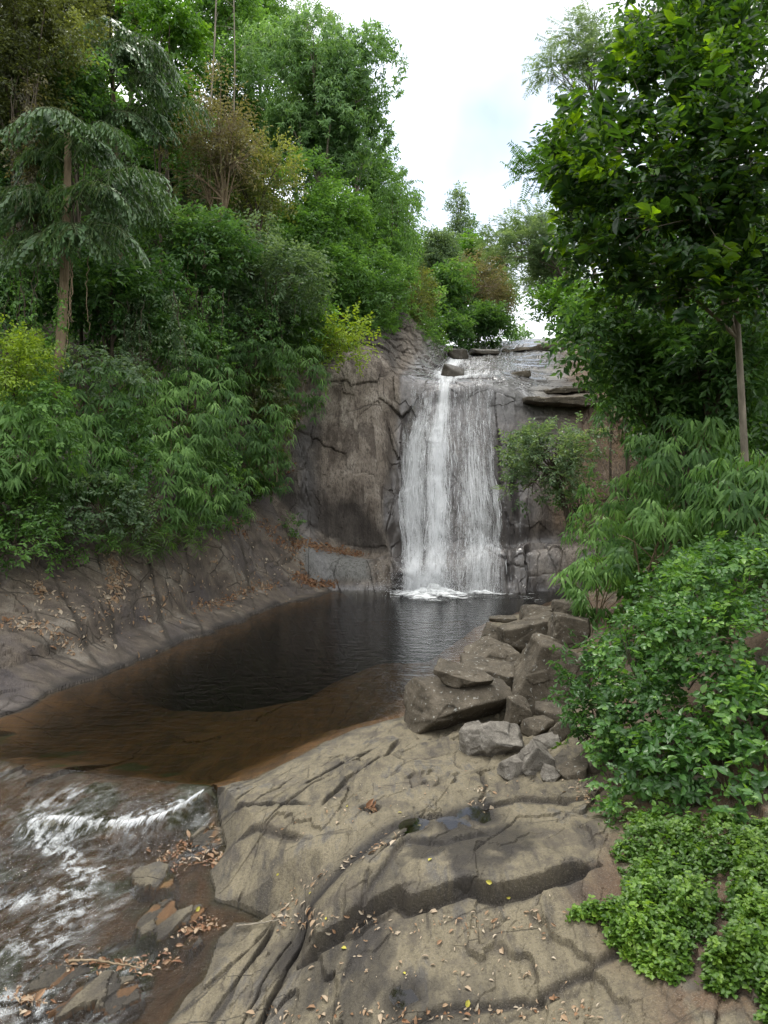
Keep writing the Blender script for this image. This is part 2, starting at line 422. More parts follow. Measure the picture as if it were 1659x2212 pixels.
CRACKS = [  # polyline, depth, width
    (GP([(614, 1970), (668, 1903), (762, 1869), (864, 1815), (972, 1788), (1039, 1761)], 0.25), 0.035, 0.08),
    (GP([(540, 2193), (600, 2105), (675, 2004)], -0.2), 0.12, 0.035), (GP([(500, 2200), (575, 2090), (640, 2010)], -0.25), 0.07, 0.025),
    (GP([(322, 2212), (430, 2130), (537, 2053), (600, 1999)], -0.4), 0.07, 0.02), (GP([(430, 2210), (520, 2090), (596, 2000)], -0.35), 0.09, 0.025),
    (GP([(659, 1697), (740, 1650), (810, 1612)], 0.15), 0.10, 0.03), (GP([(690, 1760), (750, 1690), (830, 1635), (870, 1580)], 0.2), 0.08, 0.03),
    (GP([(560, 1780), (640, 1730), (720, 1680)], 0.12), 0.05, 0.02), (GP([(448, 1737), (480, 1735), (520, 1742), (600, 1756), (669, 1772)], 0.05), 0.09, 0.03),
    (GP([(470, 1955), (520, 1890), (560, 1835)], -0.1), 0.05, 0.015), (GP([(780, 1985), (800, 1900), (890, 1830)], 0.25), 0.03, 0.02),
    (GP([(1040, 1745), (1050, 1700), (1035, 1660)], 0.35), 0.05, 0.03), (GP([(500, 1735), (580, 1690), (650, 1650)], 0.05), 0.05, 0.015), (GP([(530, 1745), (620, 1690), (700, 1640)], 0.1), 0.05, 0.015),
    (GP([(480, 1725), (560, 1686), (600, 1665)], 0.02), 0.04, 0.015), (GP([(780, 1745), (800, 1755), (815, 1742)], 0.3), 0.09, 0.06),
]
LCRACK = [  # on the left bank
    (GP([(0, 1340), (60, 1345), (120, 1352), (200, 1380), (280, 1395)], 0.7), 0.18, 0.07), (GP([(120, 1240), (240, 1320), (330, 1420)], 1.0), 0.12, 0.05),
    (GP([(250, 1230), (330, 1290), (450, 1350)], 1.0), 0.12, 0.05), (GP([(330, 1225), (440, 1290), (540, 1325)], 1.0), 0.14, 0.05), (GP([(440, 1170), (560, 1260), (640, 1290)], 1.0), 0.15, 0.06),
    (GP([(0, 1440), (150, 1430), (260, 1425)], 0.3), 0.12, 0.05), (GP([(380, 1190), (420, 1250), (500, 1300)], 1.0), 0.08, 0.04), (GP([(0, 1275), (130, 1300), (250, 1330)], 1.0), 0.1, 0.04)]
PUDDLES = [GP([(1012, 1750), (1030, 1742), (1058, 1750), (1062, 1768), (1045, 1778), (1020, 1772)], 0.4), 
           GP([(880, 1803), (905, 1790), (922, 1796), (912, 1812), (885, 1820)], 0.37), GP([(860, 2150), (890, 2140), (905, 2165), (870, 2178)], 0.1), GP([(960, 1790), (985, 1778), (990, 1800), (970, 1812)], 0.4)]
PUD_Z = []

def terrain(x, y, masks=False):
    zr = tps(x, y)
    p3 = np.stack([x, y, zr], -1)
    w1 = fbm(np.stack([x * 1.2, y * 1.2, 0 * x], -1), 3, 5)
    dP, _, _ = polydist(x, y, POOL + [POOL[0]]); sP = np.where(inpoly(x, y, POOL), dP, -dP)
    dS, _, _ = polydist(x, y, STREAM + [STREAM[0]]); sS = np.where(inpoly(x, y, STREAM), dS, -dS)
    scale = np.clip(y / 20, 0.25, 1.2)
    sP = sP + w1 * 0.16 * scale; sS = sS + w1 * 0.07
    zw = zwater(x, y)
    sd = np.maximum(sP, sS)
    # dry rock
    left = sstep(-2.2, -3.6, x - (y - 12) * 0.10) * sstep(11.0, 12.5, y)
    th = math.radians(25)
    u = x * math.cos(th) - y * math.sin(th); v = x * math.sin(th) + y * math.cos(th)
    q = np.stack([u * 3.2, v * 0.85, zr * 0], -1)
    n1 = fbm(q, 5, 11); n2 = fbm(np.stack([u * 9, v * 2.2, zr * 0], -1), 4, 23)
    f1, e1 = facets(np.stack([u * 1.3 + 0.10 * n1, v * 0.5 + 0.05 * n2, zr * 0 + 0.5], -1), 3, 0.7)
    f2, e2 = facets(np.stack([u * 5 + 0.1 * n2, v * 2.0, zr * 0 + 0.5], -1), 9, 0.9)
    brk = sstep(-0.25, 0.25, fbm(np.stack([u * 0.9, v * 0.9, zr * 0 + 9], -1), 3, 29))
    strata = fbm(np.stack([u * 0.55, v * 0.30, zr * 0 + 3], -1), 5, 35, 0.58)
    tq = (0.55 * zr + 0.20 * strata + 0.012 * n2 + 0.05 * f1) / 0.13
    fr_ = tq - np.floor(tq)
    terr = np.floor(tq) + sstep(0.94, 1.0, fr_) - tq
    msk = sstep(-0.35, 0.15, fbm(np.stack([u * 0.4, v * 0.4, zr * 0 + 7], -1), 3, 57))
    dry = 0.055 * (terr + 0.5) * msk + 0.012 * n1 + 0.009 * n2 + 0.022 * f1 + 0.010 * f2 - 0.022 * np.exp(-(e1 / 0.03) ** 2) * brk
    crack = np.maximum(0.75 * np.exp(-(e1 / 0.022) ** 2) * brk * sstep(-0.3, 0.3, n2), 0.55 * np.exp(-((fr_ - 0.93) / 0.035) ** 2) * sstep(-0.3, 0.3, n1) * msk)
    ang = math.radians(-50)
    ul = x * math.cos(ang) - y * math.sin(ang); vl = x * math.sin(ang) + y * math.cos(ang)
    g1, h1 = facets(np.stack([ul * 0.30 + 0.12 * n1, vl * 0.8 + 0.10 * n1, zr * 0.4 + 0.5], -1), 31, 0.8)
    g2, h2 = facets(np.stack([ul * 1.2, vl * 2.6, zr + 0.5], -1), 37, 0.8)
    lb = 0.06 * g1 + 0.04 * g2 + 0.06 * fbm(p3 * 0.9, 5, 41) - 0.05 * np.exp(-(h1 / 0.03) ** 2)
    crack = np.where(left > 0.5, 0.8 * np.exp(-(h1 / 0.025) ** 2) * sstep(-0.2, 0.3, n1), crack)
    near_shore = sstep(0.0, 0.9, -sd)
    zr = zr + np.where(left > 0, left * lb * (0.25 + 0.75 * near_shore), 0) + (1 - left) * dry * (0.5 + 0.5 * near_shore)
    wet = np.zeros(len(x)); moss = np.zeros(len(x))
    for pts, h, w in LEDGES:
        d, s, t = polydist(x, y, pts)
        s = s * d + 0.03 * n1
        s = s if (pts[-1][0] > pts[0][0]) else -s
        fade = np.where(s > 0, np.exp(-(np.maximum(d - 0.1, 0) / 0.9) ** 2), np.exp(-(np.maximum(d - 0.05, 0) / 0.35) ** 2)) * sstep(0, 0.08, t) * sstep(1, 0.92, t)
        zr = zr + fade * h * sstep(-w, w, s) - 0.05 * h / 0.15 * np.exp(-((s + 0.03) / 0.04) ** 2) * (t > 0) * (t < 1)
        crack = np.maximum(crack, 0.9 * np.exp(-((s + 0.02) / 0.035) ** 2) * (t > 0) * (t < 1) * (d < 0.4))  # overhang shadow along the ledge foot, painted as a dark line
        wet = np.maximum(wet, 0.7 * np.exp(-((s + 0.05 + 0.05 * n1) / (0.22 * h + 0.012)) ** 2) * sstep(-0.5, 0.3, n1 + n2) * (t > 0) * (t < 1))
    for pts, h, w in CRACKS:
        d, s, t = polydist(x, y, pts)
        d = d + 0.03 * n2
        zr = zr - h * np.exp(-(d / w) ** 4) * sstep(0, 0.1, t) * sstep(1, 0.9, t)
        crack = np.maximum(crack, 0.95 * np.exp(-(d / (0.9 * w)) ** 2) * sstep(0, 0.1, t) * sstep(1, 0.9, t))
        if h > 0.085: wet = np.maximum(wet, 0.6 * np.exp(-(d / (w * 2)) ** 2))
    for pts, h, w in LCRACK:
        d, s, t = polydist(x, y, pts)
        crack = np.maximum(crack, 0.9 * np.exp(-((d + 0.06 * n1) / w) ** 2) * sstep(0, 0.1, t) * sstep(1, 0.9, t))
        zr = zr - 0.6 * h * np.exp(-((d + 0.05 * n1) / w) ** 2) * sstep(0, 0.1, t) * sstep(1, 0.9, t)
    # water edges and bed
    out = np.maximum(zr, np.where(sP > sS, 0, zw) + 0.012 + 0.10 * np.clip(-sd, 0, 0.3))
    out = np.minimum(out, np.where(sP > sS, 0, zw) + 0.035 + np.where(left > 0.2, 0.55, 1.2) * np.maximum(-sd, 0) + np.maximum(-sd - 0.8, 0) * 3)
    deep = softpoly(x + 0.06 * n1, y, DEEP, 1.15) * sstep(0.25, 1.6, sP)
    sU = np.maximum(sP, sS)
    bedP = -0.02 - 0.40 * sstep(0, 1.3, np.where(sS > 0, np.maximum(sU, 0.6), sU)) - 1.5 * deep + 0.02 * n1 * sstep(0, 1, sP) + 0.015 * f1 * sstep(0, 0.6, sP)
    bedS = zw - 0.03 - 0.15 * sstep(0, 0.6, sS) + (0.05 * n1 + 0.06 * f1) * sstep(0, 0.4, sS)
    for k, r in enumerate(ROCKS):
        m = softpoly(x + 0.10 * n1, y + 0.10 * n2, r, 0.04)
        bedS = np.maximum(bedS, zw - 0.2 + m * (0.215 + 0.02 * n1 + 0.03 * f1 + 0.02 * f2))
    bed = np.where(sS > 0, np.where(sP > 0, bedP + (bedS - bedP) * sstep(0.0, 1.5, sS), bedS), bedP)
    z = np.where(sd > 0, bed, out)
    for k, pts in enumerate(PUDDLES if PUD_Z else []):
        m = softpoly(x, y, pts, 0.04)
        z = z * (1 - m) + m * (PUD_Z[k] - 0.02)
    if not masks: return z
    # seeping water, wet shore, dampness in the lower slab
    d, s, t = polydist(x, y, CRACKS[0][0])
    wet = np.maximum(wet, np.exp(-((d + 0.06 * n1) / 0.20) ** 2))
    low = GP([(640, 2000), (760, 1990), (900, 2000), (930, 2090), (1000, 2130), (1100, 2190), (1100, 2260), (700, 2260), (560, 2200)], 0.1)
    wet = np.maximum(wet, softpoly(x, y, low, 0.35) * sstep(-0.25, 0.35, n1 + 0.35 * fbm(p3 * 5, 3, 77)) * 0.8)
    mid = GP([(800, 1940), (880, 1820), (1000, 1790), (1120, 1800), (1200, 1850), (1150, 1920), (1000, 1950)], 0.35)
    wet = np.maximum(wet, softpoly(x, y, mid, 0.3) * sstep(-0.45, 0.1, fbm(p3 * 2.2, 4, 79)) * 0.95)
    for pts in PUDDLES:
        dd, _, _ = polydist(x, y, pts + [pts[0]]); wet = np.maximum(wet, np.exp(-((dd + 0.05 * n1) / 0.16) ** 2)); wet = np.maximum(wet, softpoly(x, y, pts, 0.05))
    wet = np.maximum(wet, 0.9 * sstep(0.22, 0.02, -sd + 0.08 * n1) * np.where(left > 0.3, 1, 0.6))
    emer = (sd > 0) & (z > zw + 0.004) & (sS > 0)
    wet = np.where(sd > 0, np.where(emer, 0.6 * sstep(0.05, 0.01, z - zw) + 0.35, 0.35), wet)
    sd = np.where(emer, -0.01, sd)
    moss = np.where((sd > 0) & (sS > 0), sstep(0.1, 0.6, fbm(p3 * 1.5, 3, 61)), 0)
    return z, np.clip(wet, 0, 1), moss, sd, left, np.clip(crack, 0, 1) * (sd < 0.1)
_z0 = [terrain(np.array([p[0] for p in pts]), np.array([p[1] for p in pts])) for pts in PUDDLES]
PUD_Z = [float(np.percentile(z, 30)) for z in _z0]

NR, NC = 1020, 1150
ys = np.concatenate([4.0 * np.exp(np.linspace(0, math.log(14 / 4.0), 760, endpoint=False)), 14 * np.exp(np.linspace(0, math.log(31.5 / 14.0), 260))])
aa = np.linspace(-0.74, 0.74, NC)
TX = (aa[None, :] * (ys[:, None] + 4)).ravel(); TY = np.repeat(ys, NC)
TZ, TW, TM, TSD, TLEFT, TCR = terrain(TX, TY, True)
_sp = GP([(1300, 1690), (1330, 1860), (1250, 1950), (1300, 2000), (1330, 2060), (1400, 2110), (1440, 2250)], 0.5) + [np.array([9, 5.0]), np.array([9, 30]), np.array([8, 29])] + GP([(1240, 1290), (1260, 1500)], 0.5)
TSOIL = softpoly(TX, TY, _sp, 0.3) * sstep(-0.35, 0.1, fbm(np.stack([TX * 3, TY * 3, 0 * TX], -1), 4, 88) + 0.5 * softpoly(TX, TY, _sp, 0.8) - 0.1)
M_bed = NB('stream_rock')
def combined_ground():
    b = M_bed
    lf = b.attr('bank'); sub = b.attr('bed'); wet = b.attr('wet'); moss = b.attr('moss')
    v = b.mapping((2.6, 0.7, 1), (0, 0, math.radians(-25)))
    v2 = b.mapping((0.35, 2.4, 2.0), (0, 0, math.radians(-30)))
    big = b.noise(0.8, 6, 0.6, dist=0.5)
    med = b.noise(2.6, 8, 0.65, v, 0.35); medl = b.noise(1.1, 8, 0.65, v2, 0.4)
    fin = b.noise(34, 5, 0.7); fin2 = b.noise(80, 4, 0.65)
    vs = b.mapping((2.2, 0.45, 0.5), (0, 0, math.radians(-25))); vc = b.mapping((0.35, 3.0, 0.5), (0, 0, math.radians(-8)))
    fis = b.math('MAXIMUM', b.math('MULTIPLY', b.fissure(0.5, 0.012, vs, 0.3, 0.9, 0.54, 0.6), 0.6), b.math('MULTIPLY', b.fissure(0.5, 0.012, vc, 0.35, 0.8, 0.5, 0.58), 0.75))
    fisl = b.math('MAXIMUM', b.fissure(0.7, 0.03, v2, 0.2, 0.8, 0.42, 0.52), b.math('MULTIPLY', b.fissure(2.2, 0.03, v2, 0.12, 1.6, 0.55, 0.62), 0.4))
    fis = b.mix(lf, fis, fisl)
    f = b.math('ADD', b.math('MULTIPLY', big, 0.5), b.math('MULTIPLY', med, 0.5))
    fl = b.math('ADD', b.math('MULTIPLY', big, 0.45), b.math('MULTIPLY', medl, 0.55))
    fore = b.ramp(f, [(0.39, (0.048, 0.042, 0.033)), (0.46, (0.114, 0.097, 0.063)), (0.53, (0.155, 0.132, 0.086)), (0.60, (0.085, 0.078, 0.066))])
    bank = b.ramp(fl, [(0.40, (0.035, 0.028, 0.024)), (0.46, (0.082, 0.066, 0.054)), (0.53, (0.12, 0.097, 0.074)), (0.60, (0.18, 0.158, 0.13))])
    bank = b.mix(b.ramp(b.noise(0.6, 5, 0.6), [(0.5, 0.0), (0.62, 0.6)]), bank, (0.065, 0.058, 0.064))
    col = b.mix(lf, fore, bank)
    col = b.mix(b.math('MULTIPLY', b.attr('soil'), 0.9), col, b.mix(med, (0.05, 0.03, 0.018), (0.12, 0.07, 0.038)))
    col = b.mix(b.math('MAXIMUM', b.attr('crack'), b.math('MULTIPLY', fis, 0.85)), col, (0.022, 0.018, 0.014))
    col = b.mix(b.ramp(fin, [(0.38, 0.5), (0.5, 0.0)]), col, (0.045, 0.036, 0.026))
    col = b.mix(b.ramp(fin2, [(0.54, 0.0), (0.68, 0.45)]), col, (0.25, 0.22, 0.18))
    col = b.mix(b.ramp(b.noise(1.7, 6, 0.7), [(0.52, 0.0), (0.6, 0.6)]), col, (0.06, 0.05, 0.04))
    deepc = b.attr('deep')
    bedc = b.ramp(f, [(0.42, (0.075, 0.037, 0.013)), (0.58, (0.18, 0.088, 0.029))])
    col = b.mix(sub, col, b.mix(deepc, bedc, (0.020, 0.042, 0.034)))
    col = b.mix(b.math('MULTIPLY', moss, 0.9), col, (0.04, 0.06, 0.014))
    col = b.mix(b.math('MULTIPLY', wet, 0.85), col, b.mix(fin, (0.018, 0.017, 0.017), (0.05, 0.047, 0.045)))
    rgh = b.mix(wet, (0.85,) * 3, (0.42,) * 3)
    h = b.math('ADD', b.math('MULTIPLY', b.mix(lf, med, medl), 0.6), b.math('MULTIPLY', fin, 0.22))
    h = b.math('SUBTRACT', b.math('ADD', h, b.math('MULTIPLY', fin2, 0.08)), b.math('MULTIPLY', fis, 0.35))
    return b.done(b.bsdf(col, rgh, b.math('SUBTRACT', 0.4, b.math('MULTIPLY', wet, 0.34)), b.bump(h, 0.9, 0.08)))
M_bed = combined_ground()
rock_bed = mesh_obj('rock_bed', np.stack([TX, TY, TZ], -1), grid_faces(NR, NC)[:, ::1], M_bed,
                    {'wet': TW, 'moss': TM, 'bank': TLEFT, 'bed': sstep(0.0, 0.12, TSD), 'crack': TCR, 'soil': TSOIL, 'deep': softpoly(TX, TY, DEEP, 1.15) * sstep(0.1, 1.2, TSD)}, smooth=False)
tag(rock_bed, kind='structure')

# puddles lying in hollows of the rock
def water_gloss(name, bump_scale=0, strength=0.1):
    b = NB(name)
    g = b.n.new('ShaderNodeBsdfGlossy'); g.inputs['Roughness'].default_value = 0.03
    t = b.n.new('ShaderNodeBsdfTransparent'); t.inputs['Color'].default_value = (0.5, 0.46, 0.40, 1)
    fr = b.n.new('ShaderNodeFresnel'); fr.inputs['IOR'].default_value = 1.45
    if bump_scale:
        nrm = b.bump(b.noise(bump_scale, 3, 0.5), strength, 0.02)
        b.l.new(nrm, g.inputs['Normal']); b.l.new(nrm, fr.inputs['Normal'])
    return b.done(b.shader_mix(fr.outputs[0], t.outputs[0], g.outputs[0]))
M_pud = water_gloss('puddle_water')
for pts, z in zip(PUDDLES, PUD_Z):
    c = np.mean(pts, 0); a = np.linspace(0, 2 * np.pi, 40, endpoint=False)
    r = np.array([np.hypot(*(np.array(p) - c)) for p in pts]).mean() * 1.5
    V = np.concatenate([[[*c, z]], np.stack([c[0] + r * np.cos(a), c[1] + r * np.sin(a), np.full(40, z)], -1)])
    F = np.array([[0, 1 + k, 1 + (k + 1) % 40] for k in range(40)])
    tag(mesh_obj('puddle_water', V, F, M_pud), kind='structure')

# ------------------------------------------------------------------ the wide ground under the forest
gx = np.concatenate([np.linspace(-220, -45, 40)[:-1], np.linspace(-45, 45, 150), np.linspace(45, 220, 40)[1:]])
gy = np.concatenate([np.linspace(-120, -2, 30)[:-1], np.linspace(-2, 75, 150), np.linspace(75, 420, 60)[1:]])
GX, GY = np.meshgrid(gx, gy); GX = GX.ravel(); GY = GY.ravel()
GZ = hill(GX, GY) + 0.5 * fbm(np.stack([GX * 0.35, GY * 0.35, 0 * GX], -1), 4, 91)
_in = (np.abs(GX) < 0.72 * (GY + 4)) & (GY > 4.3) & (GY < 31)
_zin = np.full(len(GX), 99.0); _zin[_in] = terrain(GX[_in], GY[_in]) - 0.7
GZ = np.minimum(GZ, _zin)
GZ = np.where(GY < 4.3, np.minimum(GZ, np.where(np.abs(GX) < 2.5, -0.9, GZ)), GZ)
b = NB('forest_soil')
_n1 = b.noise(0.8, 6, 0.7)
_n2 = b.noise(9, 5, 0.7)
_c = b.ramp(_n1, [(0.35, (0.035, 0.028, 0.018)), (0.55, (0.03, 0.04, 0.016)), (0.7, (0.06, 0.045, 0.028))])
M_soil = b.done(b.bsdf(_c, 0.9, 0.2, b.bump(_n2, 0.8, 0.15)))
ground = mesh_obj('ground', np.stack([GX, GY, GZ], -1), grid_faces(len(gy), len(gx)), M_soil)
tag(ground, kind='structure')

# ------------------------------------------------------------------ the cliff: a lofted rock face from the pool up to the slab above the fall
COLS = [
 [(560, 1345, 26.0), (585, 1280, 27.0), (580, 1150, 27.6), (575, 1060, 28.6), (580, 980, 29.0), (585, 900, 29.6), (590, 840, 30.2), (600, 790, 31.0), (600, 740, 33), (600, 700, 36), (600, 680, 40)],
 [(700, 1340, 26.3), (690, 1278, 27.0), (665, 1200, 27.5), (640, 1120, 28.5), (640, 1030, 28.9), (645, 930, 29.5), (655, 850, 30.1), (680, 790, 30.9), (690, 735, 33), (690, 705, 36), (690, 690, 40)],
 [(760, 1340, 26.3), (755, 1277, 27.0), (735, 1212, 27.5), (715, 1172, 28.6), (710, 1060, 28.8), (712, 950, 29.4), (725, 860, 30.0), (745, 770, 30.9), (755, 722, 33), (760, 700, 36), (770, 690, 40)],
 [(810, 1340, 26.3), (805, 1277, 27.0), (800, 1216, 27.6), (785, 1196, 28.6), (780, 1070, 28.8), (785, 950, 29.3), (795, 860, 29.9), (805, 765, 30.9), (815, 718, 32.5), (825, 700, 36), (840, 690, 40)],
 [(850, 1340, 26.2), (848, 1278, 26.9), (842, 1210, 27.5), (835, 1199, 28.3), (826, 1070, 28.9), (838, 950, 29.5), (848, 880, 30.0), (853, 815, 30.6), (862, 770, 32.8), (872, 722, 34.5), (885, 700, 40)],
 [(872, 1340, 25.9), (868, 1283, 26.5), (868, 1230, 26.9), (866, 1185, 28.2), (862, 1070, 29.0), (866, 950, 29.6), (876, 885, 30.1), (880, 818, 30.5), (905, 796, 33), (938, 771, 37), (948, 755, 46)],
 [(920, 1340, 25.7), (918, 1287, 26.3), (920, 1235, 26.8), (924, 1175, 27.6), (926, 1070, 28.3), (930, 950, 29.1), (935, 880, 29.8), (938, 832, 30.4), (950, 806, 33.5), (966, 780, 40), (978, 758, 52)],
 [(985, 1340, 25.7), (984, 1287, 26.3), (986, 1230, 26.8), (988, 1170, 27.6), (986, 1070, 28.2), (982, 950, 29.0), (980, 880, 29.7), (980, 828, 30.4), (988, 806, 34), (1002, 777, 42), (1012, 753, 58)],
 [(1040, 1340, 25.8), (1045, 1286, 26.4), (1050, 1200, 27.1), (1050, 1160, 27.9), (1044, 1060, 28.3), (1036, 950, 29.1), (1032, 880, 29.8), (1034, 822, 30.6), (1048, 798, 34.5), (1056, 770, 44), (1062, 748, 60)],
 [(1100, 1340, 25.9), (1100, 1290, 26.5), (1100, 1200, 27.2), (1098, 1182, 28.5), (1090, 1070, 28.9), (1084, 960, 29.4), (1084, 890, 29.9), (1095, 830, 30.7), (1108, 800, 35), (1110, 766, 45), (1112, 744, 60)],
 [(1160, 1340, 25.9), (1160, 1294, 26.5), (1158, 1190, 27.2), (1156, 1172, 28.6), (1155, 1070, 29.0), (1152, 970, 29.4), (1152, 900, 30.0), (1156, 848, 31.0), (1168, 806, 35), (1166, 762, 45), (1160, 742, 60)],
 [(1230, 1340, 25.9), (1235, 1296, 26.5), (1230, 1184, 27.2), (1230, 1166, 28.6), (1235, 1070, 29.0), (1240, 970, 29.4), (1240, 900, 30.0), (1240, 845, 31.2), (1250, 800, 35), (1240, 758, 45), (1228, 740, 60)],
 [(1310, 1340, 25.6), (1315, 1296, 26.2), (1310, 1190, 26.8), (1310, 1165, 28.2), (1318, 1070, 28.6), (1325, 970, 29.1), (1325, 900, 29.8), (1320, 835, 31.2), (1315, 780, 35), (1290, 745, 45), (1275, 730, 60)],
 [(1400, 1340, 25.2), (1405, 1296, 25.8), (1400, 1190, 26.3), (1400, 1150, 27.6), (1405, 1060, 28.0), (1410, 950, 28.5), (1410, 870, 29.4), (1400, 790, 31.2), (1390, 740, 35), (1350, 715, 45), (1330, 705, 60)],
]
NODE = np.array([[P(*n) for n in c] for c in COLS])          # columns x rows x 3
back = NODE[:, -1] + np.array([0, 22, -2.0])
NODE = np.concatenate([NODE, back[:, None]], 1)
def crom(A, m):
    """Catmull-Rom along axis 0, m samples per span"""
    n = len(A)
    Aq = np.concatenate([2 * A[:1] - A[1:2], A, 2 * A[-1:] - A[-2:-1]])
    out = []
    for k in range(n - 1):
        mm = m[k] if hasattr(m, '__len__') else m
        t = np.linspace(0, 1, mm, endpoint=False).reshape(-1, *([1] * (A.ndim - 1)))
        p0, p1, p2, p3 = Aq[k], Aq[k + 1], Aq[k + 2], Aq[k + 3]
        out.append(0.5 * (2 * p1 + (p2 - p0) * t + (2 * p0 - 5 * p1 + 4 * p2 - p3) * t * t + (3 * p1 - p0 - 3 * p2 + p3) * t ** 3))
    out.append(A[-1:])
    return np.concatenate(out)
COLM = [26, 26, 26, 26, 18, 34, 42, 38, 34, 34, 38, 36, 34]
ROWM = [12, 30, 26, 46, 50, 44, 40, 44, 36, 30, 12]
S = crom(NODE, COLM)
S = crom(S.transpose(1, 0, 2), ROWM)                          # rows x cols x 3
LR, LC = S.shape[:2]
colid = np.interp(np.arange(LC), np.concatenate([[0], np.cumsum(COLM)]), np.arange(len(COLS)))
rowid = np.interp(np.arange(LR), np.concatenate([[0], np.cumsum(ROWM)]), np.arange(12))
CI, RI = np.meshgrid(colid, rowid)
du = np.gradient(S, axis=1); dv = np.gradient(S, axis=0)
SN = norm(np.cross(du, dv))
pS = S.reshape(-1, 3)
c_, r_ = CI.ravel(), RI.ravel()
n1 = fbm(pS * 0.8, 5, 201)
f1, e1 = facets(np.stack([pS[:, 0] * 0.65 + 0.08 * n1, pS[:, 1] * 0.5, pS[:, 2] * 0.30 + 0.08 * n1], -1), 211, 0.9)
f2, e2 = facets(np.stack([pS[:, 0] * 2.0 + 0.15 * n1, pS[:, 1] * 1.2, pS[:, 2] * 1.1 + 0.1 * n1 + 0.3 * pS[:, 0]], -1), 223, 0.9)
f3, e3 = facets(np.stack([pS[:, 0] * 0.6 + 0.3 * n1, pS[:, 1] * 1.1, pS[:, 2] * 3.0], -1), 229, 0.5)
slab = sstep(6.8, 7.4, r_)
inf = sstep(4.8, 5.6, c_) * sstep(8.9, 8.2, c_) * (1 - slab)           # under the falling water
frac = np.exp(-((c_ - 4.5) / 0.65) ** 2) * (1 - slab) * (0.7 + 0.5 * n1) + 0.6 * np.exp(-((c_ - 9.6) / 1.0) ** 2) * sstep(5.6, 4.6, r_) * (1 - slab)
led = sstep(3.2, 2.8, r_)
amp1 = 0.06 * (1 - 0.55 * inf) * (1 - 0.55 * slab) + 0.16 * frac
amp2 = 0.030 * sstep(0.0, 0.5, fbm(pS * 0.7, 3, 231)) * (1 - 0.3 * inf) * (1 - 0.6 * slab) + 0.10 * frac
disp = amp1 * f1 + amp2 * f2 + 0.07 * n1 * (1 - 0.5 * slab) + 0.018 * fbm(pS * np.array([5, 5, 1.6]), 4, 207) * (1 - 0.6 * slab) + slab * (0.06 * f3 - 0.08 * np.exp(-(e3 / 0.04) ** 2)) - (1 - slab) * 0.03 * np.exp(-(e1 / 0.025) ** 2) * (1 - 0.6 * inf)
disp += -0.35 * np.exp(-((c_ - 9.35) / 0.10) ** 2) * sstep(3.4, 3.7, r_) * sstep(5.3, 5.0, r_)       # the black cleft right of the fall
disp += -0.30 * np.exp(-((c_ - 9.0) / 0.12) ** 2) * sstep(1.2, 1.5, r_) * sstep(2.4, 2.0, r_)
disp += -0.5 * frac * np.exp(-((r_ - 3.1) / 0.25) ** 2)
VC = pS + SN.reshape(-1, 3) * disp[:, None]
wetc = np.clip(sstep(4.25, 4.9, c_ + 0.25 * n1) * sstep(11.0, 9.6, c_ + 0.8 * n1), 0, 1)
wetc = np.maximum(wetc * np.where(r_ > 3.1, 1, 0.9), sstep(3.9, 4.3, c_ + 0.2 * n1) * sstep(4.6, 3.6, r_) * sstep(10.2, 9.6, c_))
wetc = np.maximum(wetc, sstep(0.35, 0.05, VC[:, 2]))
wetc = np.maximum(wetc, 0.8 * sstep(2.9, 3.1, c_) * sstep(2.4, 2.0, r_) * sstep(0.0, 0.4, n1))
wetc = np.maximum(wetc, 0.75 * np.exp(-((c_ - 1.3 + 0.15 * n1) / 0.35) ** 2) * sstep(6.0, 4.5, r_))
b = NB('cliff_rock')
v = b.mapping((1.3, 1.3, 0.5)); vst = b.mapping((2.4, 2.4, 0.16))
big = b.noise(0.38, 6, 0.6, dist=0.5); med = b.noise(1.4, 8, 0.66, v, 0.4); fin = b.noise(13, 6, 0.7, v); st = b.noise(1.0, 5, 0.6, vst)
fis = b.math('MULTIPLY', b.fissure(0.5, 0.014, b.mapping((1.2, 1.2, 0.35)), 0.12, 0.45, 0.53, 0.6), 0.6)
f = b.math('ADD', b.math('MULTIPLY', big, 0.45), b.math('MULTIPLY', med, 0.55))
col = b.ramp(f, [(0.40, (0.08, 0.064, 0.05)), (0.46, (0.15, 0.124, 0.10)), (0.53, (0.215, 0.183, 0.15)), (0.60, (0.30, 0.265, 0.225))])
col = b.mix(b.ramp(st, [(0.5, 0.0), (0.58, 0.75)]), col, (0.06, 0.046, 0.036))
col = b.mix(b.math('MULTIPLY', b.attr('tan'), b.ramp(st, [(0.35, 0.95), (0.6, 0.45)])), col, (0.15, 0.095, 0.052))
col = b.mix(b.attr('pale'), col, b.mix(med, (0.10, 0.10, 0.096), (0.25, 0.25, 0.235)))
col = b.mix(b.ramp(fin, [(0.38, 0.7), (0.5, 0.0)]), col, (0.045, 0.036, 0.029))
col = b.mix(b.ramp(b.noise(30, 4, 0.6), [(0.62, 0.0), (0.78, 0.5)]), col, (0.27, 0.24, 0.21))
wet = b.attr('wet')
col = b.mix(b.math('MULTIPLY', wet, 0.7), col, b.mix(med, (0.03, 0.03, 0.034), (0.125, 0.122, 0.128)))
rgh = b.mix(wet, (0.85,) * 3, (0.14,) * 3)
h = b.math('SUBTRACT', b.math('ADD', b.math('MULTIPLY', med, 0.7), b.math('MULTIPLY', fin, 0.3)), b.math('MULTIPLY', fis, 0.3))
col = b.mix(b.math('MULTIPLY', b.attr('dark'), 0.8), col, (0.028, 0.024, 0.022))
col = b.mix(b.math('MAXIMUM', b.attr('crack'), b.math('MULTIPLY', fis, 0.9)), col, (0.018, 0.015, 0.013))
M_cl = b.done(b.bsdf(col, rgh, 0.45, b.n_bump_wet(h, wet)))
